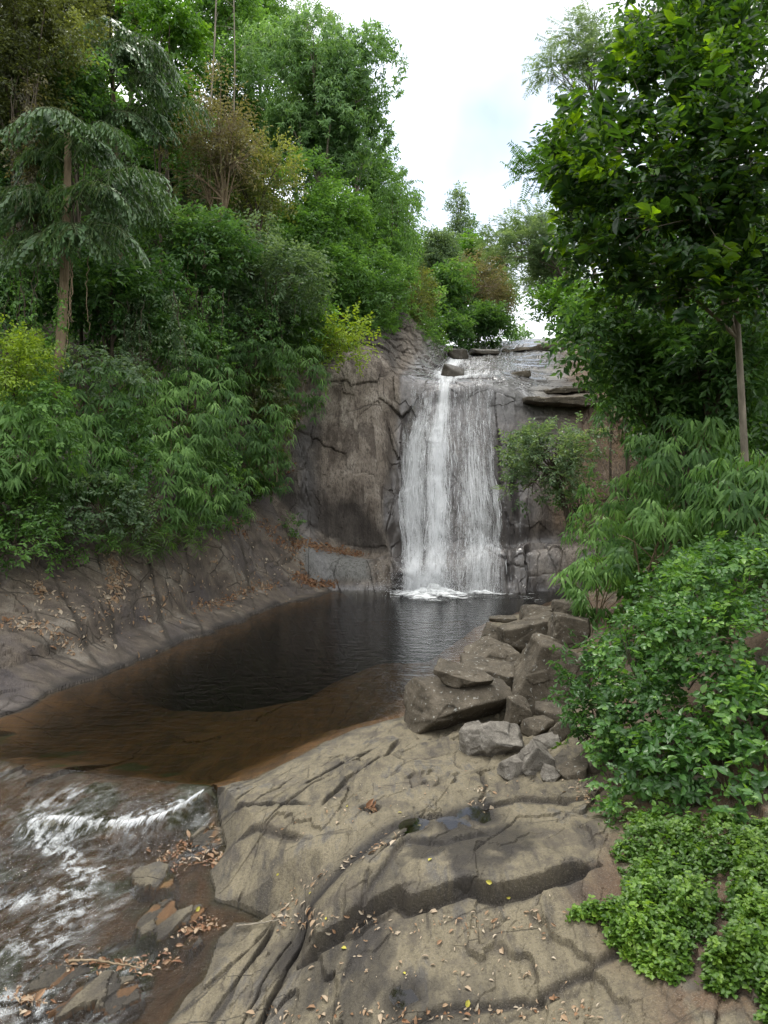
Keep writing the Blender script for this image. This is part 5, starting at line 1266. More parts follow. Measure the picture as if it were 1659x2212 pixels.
# ---- trees of the right bank
RG = 'trees on the right bank'
T('feathery_tree', 'wide feathery tree reaching flat sprays over the gap', 'tree', 1170, 520, 42, 115, 65, 'feather', 18, cover=4.2, shape='flat', group=RG, bark=B_grey, base=P(1290, 720, 43), hole=-0.2, clump=0.36, size=1.3, twigs=4)
T('feathery_tree', 'feathery grey-leaved tree high against the sky at the right', 'tree', 1265, 130, 30, 90, 110, 'feather', 16, cover=4, shape='flat', group=RG, bark=B_grey, base=P(1330, 700, 31), hole=-0.15, clump=0.33, twigs=3)
T('feathery_tree', 'feathery green tree with outstretched limb left of the big-leaved tree', 'tree', 1195, 365, 28, 95, 85, 'featherb', 14, cover=4, shape='flat', group=RG, bark=B_grey, base=P(1330, 720, 29), hole=-0.12, clump=0.33, twigs=3, tint=-0.1)
T('feathery_tree', 'pale feathery tree rising behind the bright gap beside the slab', 'tree', 1190, 590, 50, 80, 70, 'feather', 16, cover=4, shape='flat', group=RG, bark=B_grey, hole=-0.15, clump=0.36, size=1.5, twigs=3)
T('broadleaf_tree', 'light green tree filling in behind the big-leaved tree', 'tree', 1260, 330, 25, 70, 110, 'bright', 9, group=RG, tint=-0.05)
T('broadleaf_tree', 'hazy grey tree beside the bright gap at the right', 'tree', 1200, 600, 44, 60, 60, 'grey', 9, cover=1.8, group=RG, size=1.2)
T('broadleaf_tree', 'yellowish-green tree above the slab at the right', 'tree', 1230, 660, 33, 75, 60, 'bright', 10, group=RG, tint=-0.05)
T('broadleaf_tree', 'mid-green tree overhanging the slab\'s right edge', 'tree', 1300, 700, 29, 75, 75, 'bright', 10, group=RG, tint=-0.1)
T('broadleaf_tree', 'dark tree hanging over the tan rock', 'tree', 1340, 790, 24, 70, 75, 'mid', 9, group=RG, tint=-0.05)
T('broadleaf_tree', 'dark dense tree behind the big-leaved tree', 'tree', 1480, 560, 20, 190, 170, 'deep', 14, group=RG, tint=-0.05)
T('broadleaf_tree', 'deep shadowed tree at the top right corner', 'tree', 1540, 60, 17, 160, 130, 'deep', 12, group=RG, tint=-0.05)
T('broadleaf_tree', 'shaded green tree around the pale straight trunk', 'tree', 1500, 800, 16, 200, 130, 'mid', 14, group=RG, tint=-0.1)

T('broadleaf_tree', 'dark leafy tree filling the gap left below the big-leaved crown', 'tree', 1345, 690, 15.5, 115, 95, 'deep', 12, group=RG, tint=0.0, base=P(1480, 1000, 15.8))
T('broadleaf_tree', 'dark leafy tree behind the pale straight trunk', 'tree', 1560, 740, 14.5, 130, 120, 'deep', 12, group=RG, tint=0.0)
T('broadleaf_tree', 'shadowed tree between the pale straight trunk and the reed bamboo', 'tree', 1440, 860, 15.5, 130, 90, 'deep', 12, group=RG, tint=0.0)
# ---- the big-leaved tree, built leaf by leaf on its limbs
def big_leaved():
    seed_no[0] += 1; rng = np.random.default_rng(seed_no[0])
    spots = [(1290, 330, 12, 85, 90), (1370, 200, 12, 90, 90), (1480, 130, 12.2, 110, 90), (1600, 190, 11.6, 110, 110), (1400, 380, 11.6, 110, 110), (1530, 330, 11.2, 120, 110), (1640, 360, 11, 90, 110),
             (1280, 490, 12.4, 75, 70), (1370, 520, 11.8, 100, 80), (1500, 480, 11.2, 110, 90), (1320, 600, 12.4, 80, 45), (1620, 520, 11.5, 100, 80), (1440, 30, 12.8, 90, 70), (1580, 20, 12.4, 90, 80), (1410, 620, 12.2, 80, 55), (1530, 620, 11.8, 95, 65), (1640, 650, 11.4, 80, 70), (1265, 405, 12.6, 50, 42), (1280, 262, 12.6, 40, 36), (1240, 520, 12.6, 40, 30)]
    cl = [(P(a, b_, d), np.array([w, w, h]) * d / FX) for a, b_, d, w, h in spots]
    foot = P(1610, 1010, 12.6); topp = P(1560, 260, 12.2)
    root = thing('big_leaved_tree', foot, 'large tree of big glossy ribbed leaves, tips glowing yellow-green, pale straight trunk', 'tree', RG)
    O, A, pk = crown_sprays(rng, cl, 2250, up=0.2, shell=(0.55, 1.12), hole=-0.16)
    A = norm(A + rng.normal(0, .35, A.shape) + UP * .3)
    young_backlit = (rng.random(len(O)) < 0.05 + 0.25 * (A[:, 0] < -0.3) * (A[:, 2] > -0.1) + 0.12 * (A[:, 2] > 0.55))  # young leaves; extra yellow ones painted left and on top for backlight
    big = rng.random(len(O)) < 0.45
    st = np.where(young_backlit, 0.95, 0.33 + rng.normal(0, 0.14, len(O)))
    C, D, N, LL, WW, tn = sprays(rng, O[big], A[big], 6, 0.22, 0.25, 0.135, 'alt', 0.1, st[big])
    C2, D2, N2, L2, W2, t2 = sprays(rng, np.repeat(O[~big], 2, 0) + rng.normal(0, .1, (2 * (~big).sum(), 3)), np.repeat(A[~big], 2, 0) + rng.normal(0, .4, (2 * (~big).sum(), 3)), 7, 0.32, 0.12, 0.062, 'alt', 0.25, np.repeat(np.minimum(st[~big], 0.6), 2))
    leaf_mesh('crown', np.concatenate([C, C2]), np.concatenate([D, D2]), np.concatenate([N, N2]), np.concatenate([LL, L2]), np.concatenate([WW, W2]), GM['glossy_leaf'], root, 'broad', np.concatenate([tn, t2]), origin=foot)
    mb = MB(); path = bez(foot, (foot + topp) / 2 + np.array([0.05, 0, 0]), topp, 14); mb.tube(path, np.linspace(0.06, 0.035, 14), 9)
    for q in cl:
        s = path[int(rng.integers(5, 13))]; pp = bez(s, (s + q[0]) / 2 + np.array([0, 0, .25]), q[0], 8); mb.tube(pp, np.linspace(0.035, 0.012, 8), 6)
        for _ in range(6):
            e2 = q[0] + rand_unit(rng, 1)[0] * q[1]; mb.tube(bez(pp[5], (pp[5] + e2) / 2 + rng.normal(0, .06, 3), e2, 5), np.linspace(.012, .004, 5), 4)
    mb.obj('trunk', B_grey, root, origin=foot)
big_leaved()

# ---- right bank: shrub before the fall, reed bamboo, creepers
T('small_tree', 'small crooked dark-stemmed tree standing in front of the waterfall\'s right side', 'tree', 1180, 990, 21.5, 104, 98, 'shrubg', 16, cover=2.4, base=P(1235, 1150, 21.5), hole=-0.12, twigs=6, trunk_r=0.10, clump=0.36, size=1.1)
mound('leafy_shrub', 'dark bushy base beneath the small crooked tree', 'shrub', [(1250, 1060, 21.8, 50, 60)], 'deep_green_leaf', 0.11, 0.055, 1.6, outl='kite', sl=0.3, group='shrubs on the right bank', tint=0.1)
RB = 'reed bamboo on the right bank'
reed('light reed bamboo reaching out over the pool at the right', 1330, 1180, 15.5, 105, 90, tint=0.12, group=RB)
reed('reed bamboo drooping to the boulders at the pool\'s right edge', 1295, 1270, 14.5, 75, 85, tint=0.10, group=RB)
reed('tall reed bamboo beside the tan rock', 1370, 1050, 16.5, 110, 90, tint=0.08, group=RB)
reed('deep green reed bamboo under the pale straight trunk', 1500, 1000, 14.0, 130, 95, tint=-0.06, group=RB)
reed('shaded reed bamboo at the right edge above the creepers', 1610, 1070, 12.0, 110, 100, tint=-0.1, group=RB)
reed('reed bamboo right behind the creeper mound', 1430, 1160, 13.2, 110, 80, tint=0.0, group=RB)
reed('tattered reed bamboo hanging at the tan rock\'s edge', 1340, 900, 21, 60, 60, tint=0.0, group=RB)

CG = 'creeper mounds on the right bank'
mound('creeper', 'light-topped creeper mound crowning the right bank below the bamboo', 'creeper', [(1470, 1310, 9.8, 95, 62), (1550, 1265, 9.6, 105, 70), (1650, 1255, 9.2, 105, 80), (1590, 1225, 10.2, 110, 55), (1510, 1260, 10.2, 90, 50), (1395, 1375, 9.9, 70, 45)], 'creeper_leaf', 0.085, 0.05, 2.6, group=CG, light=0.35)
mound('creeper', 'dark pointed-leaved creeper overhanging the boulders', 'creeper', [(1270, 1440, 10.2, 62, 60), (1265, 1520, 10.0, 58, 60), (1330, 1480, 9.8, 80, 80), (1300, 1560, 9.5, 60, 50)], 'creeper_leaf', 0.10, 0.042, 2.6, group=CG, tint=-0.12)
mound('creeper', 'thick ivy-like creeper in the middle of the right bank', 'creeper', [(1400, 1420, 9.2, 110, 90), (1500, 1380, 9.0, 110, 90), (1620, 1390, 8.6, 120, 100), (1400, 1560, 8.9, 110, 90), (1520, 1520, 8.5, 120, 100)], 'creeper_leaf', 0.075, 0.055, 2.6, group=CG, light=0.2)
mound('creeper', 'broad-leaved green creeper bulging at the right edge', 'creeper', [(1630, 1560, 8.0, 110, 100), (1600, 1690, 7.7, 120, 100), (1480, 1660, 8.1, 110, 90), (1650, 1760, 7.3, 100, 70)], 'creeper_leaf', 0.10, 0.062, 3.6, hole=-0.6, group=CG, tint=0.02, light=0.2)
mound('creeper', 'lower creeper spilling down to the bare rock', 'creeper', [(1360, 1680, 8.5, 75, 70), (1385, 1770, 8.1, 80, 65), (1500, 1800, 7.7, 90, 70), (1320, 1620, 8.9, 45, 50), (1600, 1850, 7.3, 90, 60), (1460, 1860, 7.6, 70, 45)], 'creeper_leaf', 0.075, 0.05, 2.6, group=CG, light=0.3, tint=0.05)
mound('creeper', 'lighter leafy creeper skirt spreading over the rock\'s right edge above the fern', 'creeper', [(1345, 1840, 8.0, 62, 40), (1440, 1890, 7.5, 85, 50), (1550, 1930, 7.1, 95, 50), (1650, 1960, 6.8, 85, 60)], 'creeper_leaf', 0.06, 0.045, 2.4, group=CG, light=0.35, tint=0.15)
# ------------------------------------------------------------------ boulders and loose rock
bpy.context.view_layer.update()
def cast(o, px, py):
    r = ray(px, py); r = r / np.linalg.norm(r)
    ok, loc, nrm, _ = o.ray_cast(Vector((0, 0, CAM_H)), Vector(r.tolist()))
    return (np.array(loc), np.array(nrm)) if ok else None
def icosphere(sub):
    import bmesh
    bm = bmesh.new(); bmesh.ops.create_icosphere(bm, subdivisions=sub, radius=1)
    V = np.array([v.co[:] for v in bm.verts]); F = np.array([[v.index for v in f.verts] for f in bm.faces]); bm.free()
    return V, F
ICO = {5: icosphere(6), 4: icosphere(4)}
def boulder(label, px, py, d, w, h, dep=0.8, seed=1, rot=(0, 0, 0), planes=None, nplane=9, sharp=26, mat=None, name='boulder', cat='boulder', group='boulders at the pool edge', sub=5, rough=0.05, flat=None, wet=0.0):
    """px,py,d: centre; w,h photo-pixel size; a convex cut block with rounded edges and rough skin"""
    if d is None:
        h_ = cast(rock_bed, px, py + 0.40 * h); d = float(h_[0][1]) + 0.3 * w * 11 / FX
    rng = np.random.default_rng(seed)
    D, F = ICO[sub]
    pl = [(np.array(n, float) / np.linalg.norm(n), o) for n, o in (planes or [])]
    for _ in range(nplane):
        n = rand_unit(rng, 1)[0]; pl.append((n, rng.uniform(0.72, 1.0)))
    for n in np.concatenate([np.eye(3), -np.eye(3)]): pl.append((n, 0.98))
    inv = sum(np.maximum((D @ n) / o, 1e-4) ** sharp for n, o in pl) ** (1 / sharp)
    r = 1 / inv
    V = D * r[:, None]
    k = d / FX; dims = np.array([w * k / 2, w * k / 2 * dep, h * k / 2])
    V = V / np.abs(V).max(0) * dims
    sc = dims.mean()
    s0 = seed * 3.1
    f1, e1 = facets(V / sc * 1.3 + s0, seed + 3, 0.8)
    nn = norm(D / dims)
    V = V + nn * (rough * sc * (0.9 * fbm(V / sc * 1.4 + s0, 4, seed) + 0.8 * f1 + 0.35 * fbm(V / sc * 6 + s0, 4, seed + 5)))[:, None]
    from mathutils import Euler
    R = np.array(Euler([math.radians(a) for a in rot]).to_matrix())
    o = mesh_obj(name, V @ R.T, F, mat or M_bould, {'wet': np.full(len(V), wet), 'moss': np.zeros(len(V))})
    o.location = Vector(P(px, py, d).tolist())
    return tag(o, label, cat, group)
B = boulder
B('largest boulder at the water, undercut and dark beneath, a flat slab on its top', 992, 1520, 12.6, 218, 150, 0.8, 11, (0, 3, 8), planes=[((0.40, -0.62, -0.7), 0.42), ((0, -0.15, 1), 0.62), ((-1, -0.3, 0.15), 0.85)], nplane=4)
B('flat pale slab lying across the top of the largest boulder', 1003, 1455, 12.6, 128, 34, 0.7, 12, (8, 14, -12), planes=[((0, 0, 1), 0.5)], nplane=5, mat=M_bould, name='rock_slab', cat='rock slab')
B('tall upright boulder pressed against the creepers, speckled with pale lichen', 1188, 1452, 12.9, 168, 180, 0.8, 13, (0, -4, -14), planes=[((-0.75, -0.3, 0.5), 0.72), ((0.2, -0.1, 1), 0.8), ((0.1, -1, 0.05), 0.72)], nplane=4)
B('small upright block wedged between the largest and the tall boulder', 1119, 1536, 12.1, 50, 62, 0.8, 14, (0, 4, 10), nplane=3)
B('whitish angular rock resting on the bare slab in front of the largest boulder', 1068, 1598, None, 134, 88, 0.8, 15, (0, -12, 20), planes=[((0.5, -0.5, 0.7), 0.6), ((-0.4, -0.7, -0.5), 0.6)], nplane=7, mat=M_pale, sharp=34, rough=0.07)
B('small blocky grey rock at the foot of the whitish rock', 1106, 1657, None, 60, 44, 0.9, 16, (0, 6, 30), nplane=6, mat=M_pale, sharp=34)
B('split grey rock with tilted layers right of the whitish rock', 1157, 1643, None, 78, 74, 0.8, 17, (10, 38, 15), planes=[((0, 0, 1), 0.7)], nplane=6, mat=M_pale, sharp=34)
B('smallest grey stone nearest the camera in the rock pile', 1190, 1674, None, 38, 32, 0.9, 18, (0, 20, 0), nplane=6, mat=M_pale, sharp=34)
B('pale flat stone behind the split grey rock', 1180, 1603, None, 58, 30, 0.9, 19, (0, -8, 0), nplane=6, mat=M_pale, sharp=34)
B('rounded brown boulder behind the tall upright boulder, near the far water edge', 1140, 1372, 15.3, 135, 75, 0.8, 20, (0, -10, 10), nplane=6)
B('brown boulder top farthest back at the pool\'s right edge', 1165, 1332, 16.8, 78, 44, 0.9, 21, (0, 5, 0), nplane=6)
B('dark wedge of rock dipping into the pool beside the rounded boulder', 1066, 1374, 15.4, 44, 44, 0.9, 22, (0, 20, 0), nplane=6)
B('low triangular boulder behind the flat slab', 1062, 1407, 14.2, 115, 52, 0.8, 23, (0, -6, 0), planes=[((-0.6, -0.3, 0.8), 0.5), ((0.6, -0.2, 0.8), 0.65)], nplane=4)
B('flat-topped brown boulder between the largest boulder and the tall boulder', 1062, 1452, 13.5, 130, 60, 0.9, 24, (0, 6, 0), planes=[((0, -0.1, 1), 0.6)], nplane=4)
B('brown boulder half under the bamboo behind the tall boulder', 1235, 1362, 14.2, 90, 66, 0.9, 25, (0, 10, 0), nplane=6)
B('dark boulder tucked under the bamboo at the water edge', 1225, 1320, 16, 60, 44, 0.9, 26, (0, 0, 0), nplane=6)
for lab, px, py, d, w, h, s in [('jagged brown rock at the creeper\'s edge below the tall boulder', 1195, 1542, None, 84, 48, 31), ('squarish dark rock half under the creeper', 1215, 1580, None, 60, 44, 32), ('mossy brown rock behind the whitish rock', 1160, 1570, None, 56, 40, 33),
                                ('flat brown stone in the gap under the tall boulder', 1140, 1572, 12.3, 50, 26, 34), ('brown rock under the little green plant', 1235, 1665, None, 70, 40, 35), ('half-buried brown rock where the creepers meet the bare slab', 1268, 1652, None, 60, 44, 36),
                                ('small wedge of rock beneath the largest boulder\'s right end', 1090, 1578, 12.4, 46, 30, 37)]:
    B(lab, px, py, d, w, h, 0.9, s, (0, random.Random(s).uniform(-15, 15), s * 20), nplane=7, sub=4, sharp=30)
B('thin dark rock barely above the pool near the right bank', 1085, 1337, 17.6, 60, 10, 0.7, 41, nplane=4, sub=4)
B('black ledge rock at the left end of the little rapids step', 30, 1786, 10.3, 90, 26, 0.7, 51, (0, 4, 0), group='rocks in the rapids', nplane=6, sub=4)
TG = 'rocks on the slab above the fall'
B('wet black rock splitting the stream above the fall', 978, 805, 32.6, 46, 30, 0.8, 42, (0, 15, 0), group=TG, nplane=6, sub=4, wet=0.8)
B('broad dark overhanging slab right of the fall\'s lip', 1200, 866, 30.6, 150, 30, 0.9, 43, (4, -3, 0), planes=[((0, 0, 1), 0.6)], group=TG, nplane=4, name='rock_slab', cat='rock slab')
B('thin brown slab above the overhanging slab', 1232, 842, 32.0, 130, 14, 0.9, 44, (4, -3, 0), group=TG, nplane=4, name='rock_slab', cat='rock slab')
B('mossy brown rock shelf at the crest of the upper slab', 1150, 759, 47.5, 130, 13, 0.7, 45, (0, -4, 0), group=TG, nplane=4, name='rock_slab', cat='rock slab')
B('low mossy slab in the stream above the fall', 1110, 812, 33.6, 64, 12, 0.9, 46, (0, -4, 0), group=TG, nplane=4, sub=4, name='rock_slab', cat='rock slab')
B('dark boulder at the left of the upper stream', 990, 768, 42, 46, 24, 0.9, 47, group=TG, nplane=6, sub=4, wet=0.8)
B('dark flat rock in the upper stream under the far wood', 1045, 762, 44, 60, 14, 0.9, 48, group=TG, nplane=6, sub=4, wet=0.8)

# ------------------------------------------------------------------ litter, small plants, sticks
rng = np.random.default_rng(77)
b = NB('dead_leaf')
col = b.ramp(b.attr('tint'), [(0.0, (0.06, 0.034, 0.02)), (0.4, (0.17, 0.085, 0.042)), (0.7, (0.24, 0.165, 0.10)), (1.0, (0.34, 0.29, 0.22))])
M_dead = b.done(b.bsdf(col, 0.7, 0.3))
b = NB('yellow_leaf'); M_yel = b.done(b.bsdf(b.ramp(b.noise(30, 2), [(0.3, (0.36, 0.28, 0.04)), (0.7, (0.30, 0.32, 0.06))]), 0.5, 0.3))
C, Nn, T_, Ls = [], [], [], []
def scatter(path, w, n, o, L=0.07, t=(0.2, 0.9)):
    path = np.array(path, float); seg = np.linalg.norm(np.diff(path, axis=0), axis=1); cum = np.concatenate([[0], np.cumsum(seg)])
    for _ in range(n):
        s = rng.uniform(0, cum[-1]); q = np.array([np.interp(s, cum, path[:, a]) for a in (0, 1)]) + rng.normal(0, w, 2) * np.array([1, 0.6])
        h = cast(o, *q)
        if h is None: continue
        C.append(h[0] + h[1] * 0.012); Nn.append(h[1]); T_.append(rng.uniform(*t)); Ls.append(L * float(np.clip(rng.lognormal(-0.1, 0.45), 0.35, 2.2)))
scatter([(560, 1125), (610, 1165), (650, 1185)], 9, 320, cliff, 0.10, (0.2, 0.7)); scatter([(640, 1165), (700, 1185), (780, 1198)], 7, 560, cliff, 0.095, (0.2, 0.7))
scatter([(560, 1125), (600, 1160), (640, 1195), (690, 1250)], 10, 200, rock_bed, 0.10, (0.2, 0.7)); scatter([(640, 1245), (670, 1258), (700, 1262)], 8, 320, rock_bed, 0.095, (0.2, 0.6)); scatter([(640, 1245), (690, 1262), (720, 1262)], 8, 260, cliff, 0.095, (0.2, 0.6))
scatter([(430, 1315), (480, 1300), (540, 1275), (590, 1262)], 10, 300, rock_bed, 0.09, (0.3, 0.8)); scatter([(240, 1200), (255, 1250), (235, 1310)], 12, 240, rock_bed, 0.10, (0.5, 1.0)); scatter([(80, 1260), (95, 1290)], 9, 60, rock_bed, 0.1, (0.5, 1.0))
scatter([(0, 1345), (80, 1352), (140, 1385), (160, 1420)], 12, 150, rock_bed, 0.09, (0.4, 1.0)); scatter([(60, 1275), (250, 1350), (420, 1240), (520, 1210), (600, 1280)], 60, 420, rock_bed, 0.08, (0.5, 1.0))
scatter([(610, 970), (600, 1010), (590, 1060)], 14, 160, cliff, 0.10, (0.2, 0.8))
scatter([(470, 1120), (520, 1150)], 14, 80, rock_bed, 0.13, (0.2, 0.7))
scatter([(700, 2000), (900, 2000), (1200, 2000)], 30, 110, rock_bed, 0.045, (0.5, 1.0)); scatter([(560, 2190), (900, 2190), (1300, 2190)], 26, 150, rock_bed, 0.045, (0.4, 1.0)); scatter([(700, 2080), (1200, 2100)], 45, 60, rock_bed, 0.04, (0.7, 1.0))
scatter([(620, 1960), (680, 1900), (760, 1860), (860, 1810)], 12, 70, rock_bed, 0.05, (0.5, 1)); scatter([(790, 1745), (810, 1750)], 6, 14, rock_bed, 0.09, (0.3, 0.7)); scatter([(1040, 1700), (1035, 1740)], 8, 26, rock_bed, 0.06, (0.7, 1))
scatter([(600, 1800), (760, 1750), (1000, 1700), (1200, 1700)], 50, 80, rock_bed, 0.035, (0.6, 1)); scatter([(1250, 1690), (1290, 1740)], 16, 60, rock_bed, 0.05, (0.6, 1.0))
scatter([(350, 1840), (420, 1820), (465, 1815)], 14, 60, rapids, 0.06, (0.2, 0.9)); scatter([(345, 1860), (380, 1870), (440, 1850), (465, 1870), (470, 1830)], 12, 80, rapids, 0.06, (0.2, 0.9)); scatter([(400, 2020), (440, 1990), (475, 2000)], 14, 70, rapids, 0.05, (0.1, 0.9)); scatter([(110, 2085), (200, 2080), (290, 2100), (370, 2060)], 20, 130, rapids, 0.06, (0.2, 0.9)); scatter([(30, 2150), (80, 2170)], 20, 50, rapids, 0.06, (0.3, 0.9)); scatter([(590, 1990), (640, 1990), (700, 1985)], 14, 60, rock_bed, 0.05, (0.5, 1))
C, Nn, T_, Ls = map(np.array, (C, Nn, T_, Ls))
D = rand_unit(rng, len(C)); D = D - (D * Nn).sum(-1, keepdims=True) * Nn
D = norm(D) + Nn * rng.normal(0.12, 0.18, len(C))[:, None]
lit = leaf_mesh('leaf_litter', C, D, Nn + rng.normal(0, .25, C.shape), Ls, Ls * rng.uniform(0.22, 0.6, len(C)), M_dead, None, 'broad', T_, curl=0.2)
tag(lit, 'brown fallen leaves gathered in the cracks of the rock', 'leaf litter', kind='stuff')
# yellow leaves, one object each
ym = None
for k, (px, py) in enumerate([(865, 1757), (905, 1785), (752, 1742), (930, 1858), (1097, 1938), (745, 2050), (705, 1985), (1010, 2170), (672, 1930), (1055, 1905), (875, 2105), (427, 1962), (600, 1890)]):
    h = cast(rock_bed, px, py)
    if h is None: continue
    if ym is None:
        lo = leaf_mesh('yellow_leaf', np.array([[-0.03, 0, 0]]), np.array([[1, 0, 0.05]]), np.array([[0, 0.1, 1]]), np.array([0.05]), np.array([0.034]), M_yel, None, 'broad', np.array([.5])); ym = lo
    else:
        lo = ym.copy(); scene.collection.objects.link(lo)
    lo.location = Vector((h[0] + h[1] * 0.012).tolist())
    q = Vector((0, 0, 1)).rotation_difference(Vector(h[1].tolist())); lo.rotation_mode = 'QUATERNION'
    from mathutils import Quaternion
    lo.rotation_quaternion = q @ Quaternion((0, 0, 1), k * 2.4); lo.scale = (1 + 0.3 * math.sin(k * 3),) * 3
    tag(lo, 'small fresh yellow leaf lying on the bare rock', 'leaf', 'yellow leaves on the bare rock')
def stick(label, pts, r, o, mat=B_tan, lift=0.02):
    hs = [cast(o, *p) for p in pts]; hs = [h for h in hs if h is not None]
    if len(hs) < 2: return
    path = np.array([h[0] + np.array([0, 0, r + lift]) for h in hs])
    t = np.linspace(0, 1, len(path)); tt = np.linspace(0, 1, 24)
    path = np.stack([np.interp(tt, t, path[:, a]) for a in range(3)], -1) + 0.004 * np.random.default_rng(5).normal(size=(24, 3))
    V, F = tube(path - path[0], np.linspace(r, r * 0.5, 24), 7)
    s = mesh_obj('stick', V, F, mat); s.location = Vector(path[0].tolist())
    tag(s, label, 'stick', 'dead sticks on the rock')
stick('bare fallen stick lying among leaves at the edge of the rapids', [(150, 2083), (200, 2080), (250, 2088), (308, 2100)], 0.014, rapids)
stick('thin grey stick on the rock at the end of the brown backwater', [(512, 2006), (560, 2000), (600, 1994)], 0.010, rock_bed, B_grey)

# ground cover on the right: countless small round leaves
rg = np.random.default_rng(91)
poly = [(1275, 1790), (1340, 1900), (1270, 1955), (1225, 1985), (1300, 2000), (1325, 2060), (1400, 2110), (1440, 2120), (1560, 2150), (1600, 2215), (1700, 2215), (1750, 1800), (1500, 1760), (1350, 1760)]
holes = [[(1450, 2110), (1500, 2080), (1560, 2110), (1590, 2200), (1480, 2160)]]
Cg, Ng, Tg = [], [], []
pa = np.array(poly, float)
xs_ = rg.uniform(1225, 1720, 10500); ys_ = 1760 + 460 * rg.random(10500) ** 0.85
ok = inpoly(xs_, ys_, poly)
dens_ = fbm(np.stack([xs_ / 60, ys_ / 60, 0 * xs_], -1), 4, 17)
dd_, _, _ = polydist(xs_, ys_, poly + [poly[0]])
ok &= dens_ > -0.55 + 0.8 * np.exp(-dd_ / 30)
for x_, y_, t_, e_ in zip(xs_[ok], ys_[ok], dens_[ok], dd_[ok]):
    h = cast(rock_bed, x_, y_)
    if h is None: continue
    hh = rg.uniform(0.01, 0.10 + 0.22 * max(0, t_ + 0.3)) * min(1, 0.2 + e_ / 80)
    Cg.append(h[0] + np.array([rg.normal(0, .02), rg.normal(0, .02), hh])); Tg.append(0.32 + 0.5 * t_ + rg.normal(0, .2))
Cg = np.array(Cg); Tg = np.array(Tg)
C_, D_, N_, L_, W_, t_ = sprays(rg, Cg, UP[None] + rg.normal(0, .45, Cg.shape), 4, 0.05, 0.044, 0.036, 'whorl', 0.25, Tg)
gc = leaf_mesh('ground_cover', C_, D_, N_, L_, W_, GM['clover_leaf'], None, 'broad', t_)
tag(gc, 'bright green round-leaved ground cover at the right edge of the rock', 'ground cover', kind='stuff')
# little plants
def herb(label, px, py, d, r, n, leaf='clover_leaf', L=0.07, W=0.04, kind='alt', name='small_plant', cat='plant', outl='broad', h=None):
    seed_no[0] += 1; rr_ = np.random.default_rng(seed_no[0])
    base = P(px, py, d)
    a = rr_.uniform(0, 6.28, n); tilt = rr_.uniform(0.1, 1.0, n)
    A = np.stack([np.cos(a) * tilt, np.sin(a) * tilt, np.full(n, 0.8)], -1)
    O = rr_.normal(0, r * 0.2, (n, 3)) * np.array([1, 1, 0.2]) + norm(A) * r * 0.35 * rr_.uniform(0.3, 1, (n, 1))
    C_, D_, N_, L_, W_, t_ = sprays(rr_, O, A, 6, r * 0.6, L, W, kind, 0.15, rr_.uniform(0.25, 0.75, n))
    root = thing(name, base, label, cat)
    leaf_mesh('foliage', C_, D_, N_, L_, W_, GM[leaf], root, outl, t_)
    mb = MB()
    for q in range(min(n, 12)): mb.tube(np.array([[0, 0, -0.05], O[q], O[q] + norm(A[q]) * r * 0.5]), [0.006, 0.004, 0.003], 4)
    mb.obj('stem', B_tan, root)
herb('light green leafy plant growing among the rock pile', 1228, 1640, 10.7, 0.30, 70, L=0.075, W=0.05)
herb('small green tuft sprouting from the long rock crack', 882, 1955, 8.1, 0.10, 60, L=0.06, W=0.008, outl='lance')
herb('low mossy tuft beside the wet crack', 935, 1775, 9.6, 0.16, 40, L=0.05, W=0.015, outl='lance')
herb('green seedling in the joint at the right end of the long ledge', 1240, 1985, 8.0, 0.16, 22, L=0.05, W=0.035)
herb('sprig of green leaves beside the lowest grey stones', 1212, 1690, 10.5, 0.12, 14)
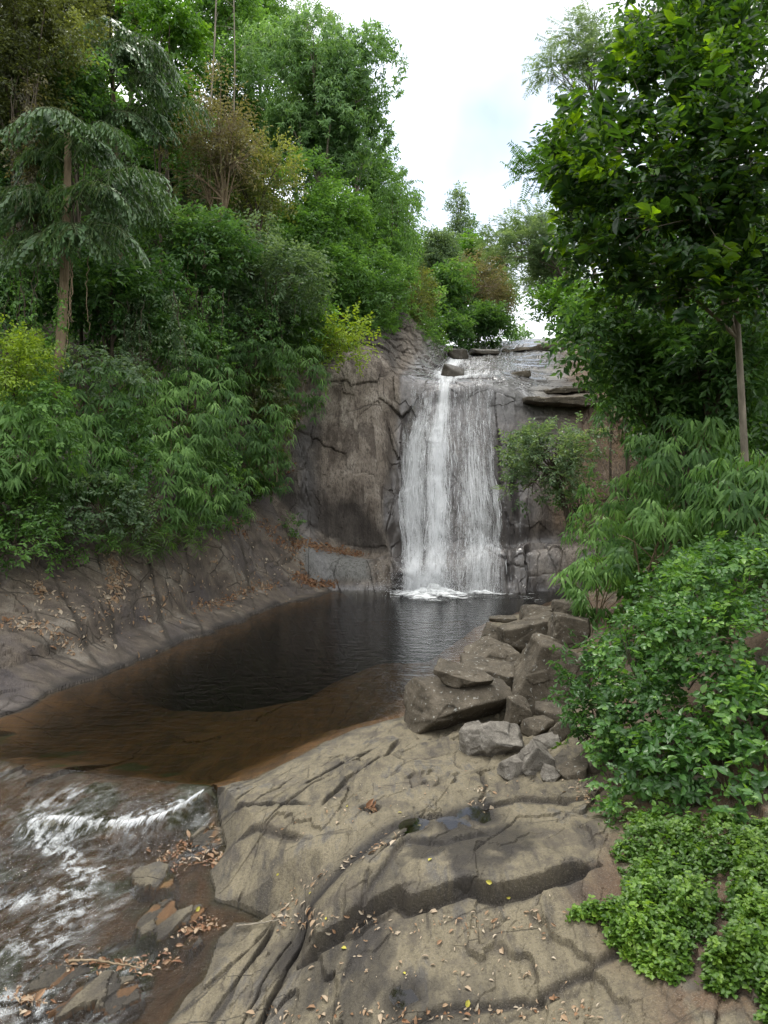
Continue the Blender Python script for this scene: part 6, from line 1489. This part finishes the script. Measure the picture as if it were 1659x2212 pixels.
# fern: arching fronds with leaflets
def fern(label, px, py, d, fr):
    base = P(px, py, d); root = thing('fern', base, label, 'fern')
    for az, ln in fr:
        t = np.linspace(0, 1, 12); a = math.radians(az)
        pth = np.stack([np.cos(a) * t * ln, np.sin(a) * t * ln, (0.75 * t - 0.7 * t ** 2) * ln], -1)
        k = 18; u = np.linspace(0.12, 0.98, k)
        c = np.stack([np.interp(u, t, pth[:, q]) for q in range(3)], -1); g = norm(np.stack([np.interp(u, t, np.gradient(pth[:, q])) for q in range(3)], -1))
        lat = norm(np.cross(g, UP[None]))
        C_ = np.concatenate([c, c]); D_ = np.concatenate([lat + 0.3 * g, -lat + 0.3 * g]); L_ = np.tile(0.30 * ln * (1 - u) ** 0.7 + 0.01, 2)
        f_ = leaf_mesh('frond', C_, D_, np.tile(UP, (2 * k, 1)), L_, np.full(2 * k, ln * 0.05), GM['clover_leaf'], root, 'lance', np.full(2 * k, 0.7))
        mb = MB(); mb.tube(pth, np.linspace(0.005, 0.002, 12), 4); mb.obj('stalk', B_tan, f_)
fern('light green fern with feathery fronds in front of the creepers', 1615, 1880, 6.9, [(215, 0.42), (250, 0.45), (170, 0.36), (290, 0.4), (20, 0.35), (320, .3)])

# undergrowth on the hillsides under the trees
def undergrowth(label, xr, yr, test, n, mat, seed, L=0.26, W=0.11):
    r_ = np.random.default_rng(seed)
    x = r_.uniform(*xr, n); y = r_.uniform(*yr, n); z = hill(x, y); m = test(x, y, z)
    x, y, z = x[m], y[m], z[m]
    O = np.stack([x, y, z + r_.uniform(0.0, 0.9, len(x))], -1)
    A = rand_unit(r_, len(x)) + UP * 0.5
    C_, D_, N_, L_, W_, t_ = sprays(r_, O, A, 6, 0.5, L, W, 'alt', 0.25, 0.3 + 0.25 * fbm(O * 0.5, 3, seed))
    return tag(leaf_mesh('undergrowth', C_, D_, N_, L_, W_, GM[mat], None, 'kite', t_), label, 'undergrowth', kind='stuff')
def tl(x, y, z):
    xl = np.interp(y, [0, 10, 17, 27.5, 32, 45, 60, 90], [-10, -9.8, -8.8, -4.9, 0.0, 3.0, 4.5, 8]); return x < xl - 0.2
def trr(x, y, z):
    xr = np.interp(y, [0, 6, 8, 12, 16, 22, 28, 32, 45, 60, 90], [3.0, 2.9, 2.8, 3.7, 4.4, 6.0, 8.6, 10, 11.5, 14, 15]); return x > xr + 0.5
undergrowth('tangled undergrowth covering the left hillside', (-32, 2), (11, 58), tl, 42000, 'mid_green_leaf', 501)
undergrowth('dark undergrowth covering the right bank slope', (3, 30), (11.5, 55), trr, 26000, 'deep_green_leaf', 502)
undergrowth('low far wood closing the head of the gorge', (-10, 40), (62, 120), lambda x, y, z: (y > 74) | tl(x, y, z) | trr(x, y, z), 20000, 'mid_green_leaf', 503, 0.6, 0.28)
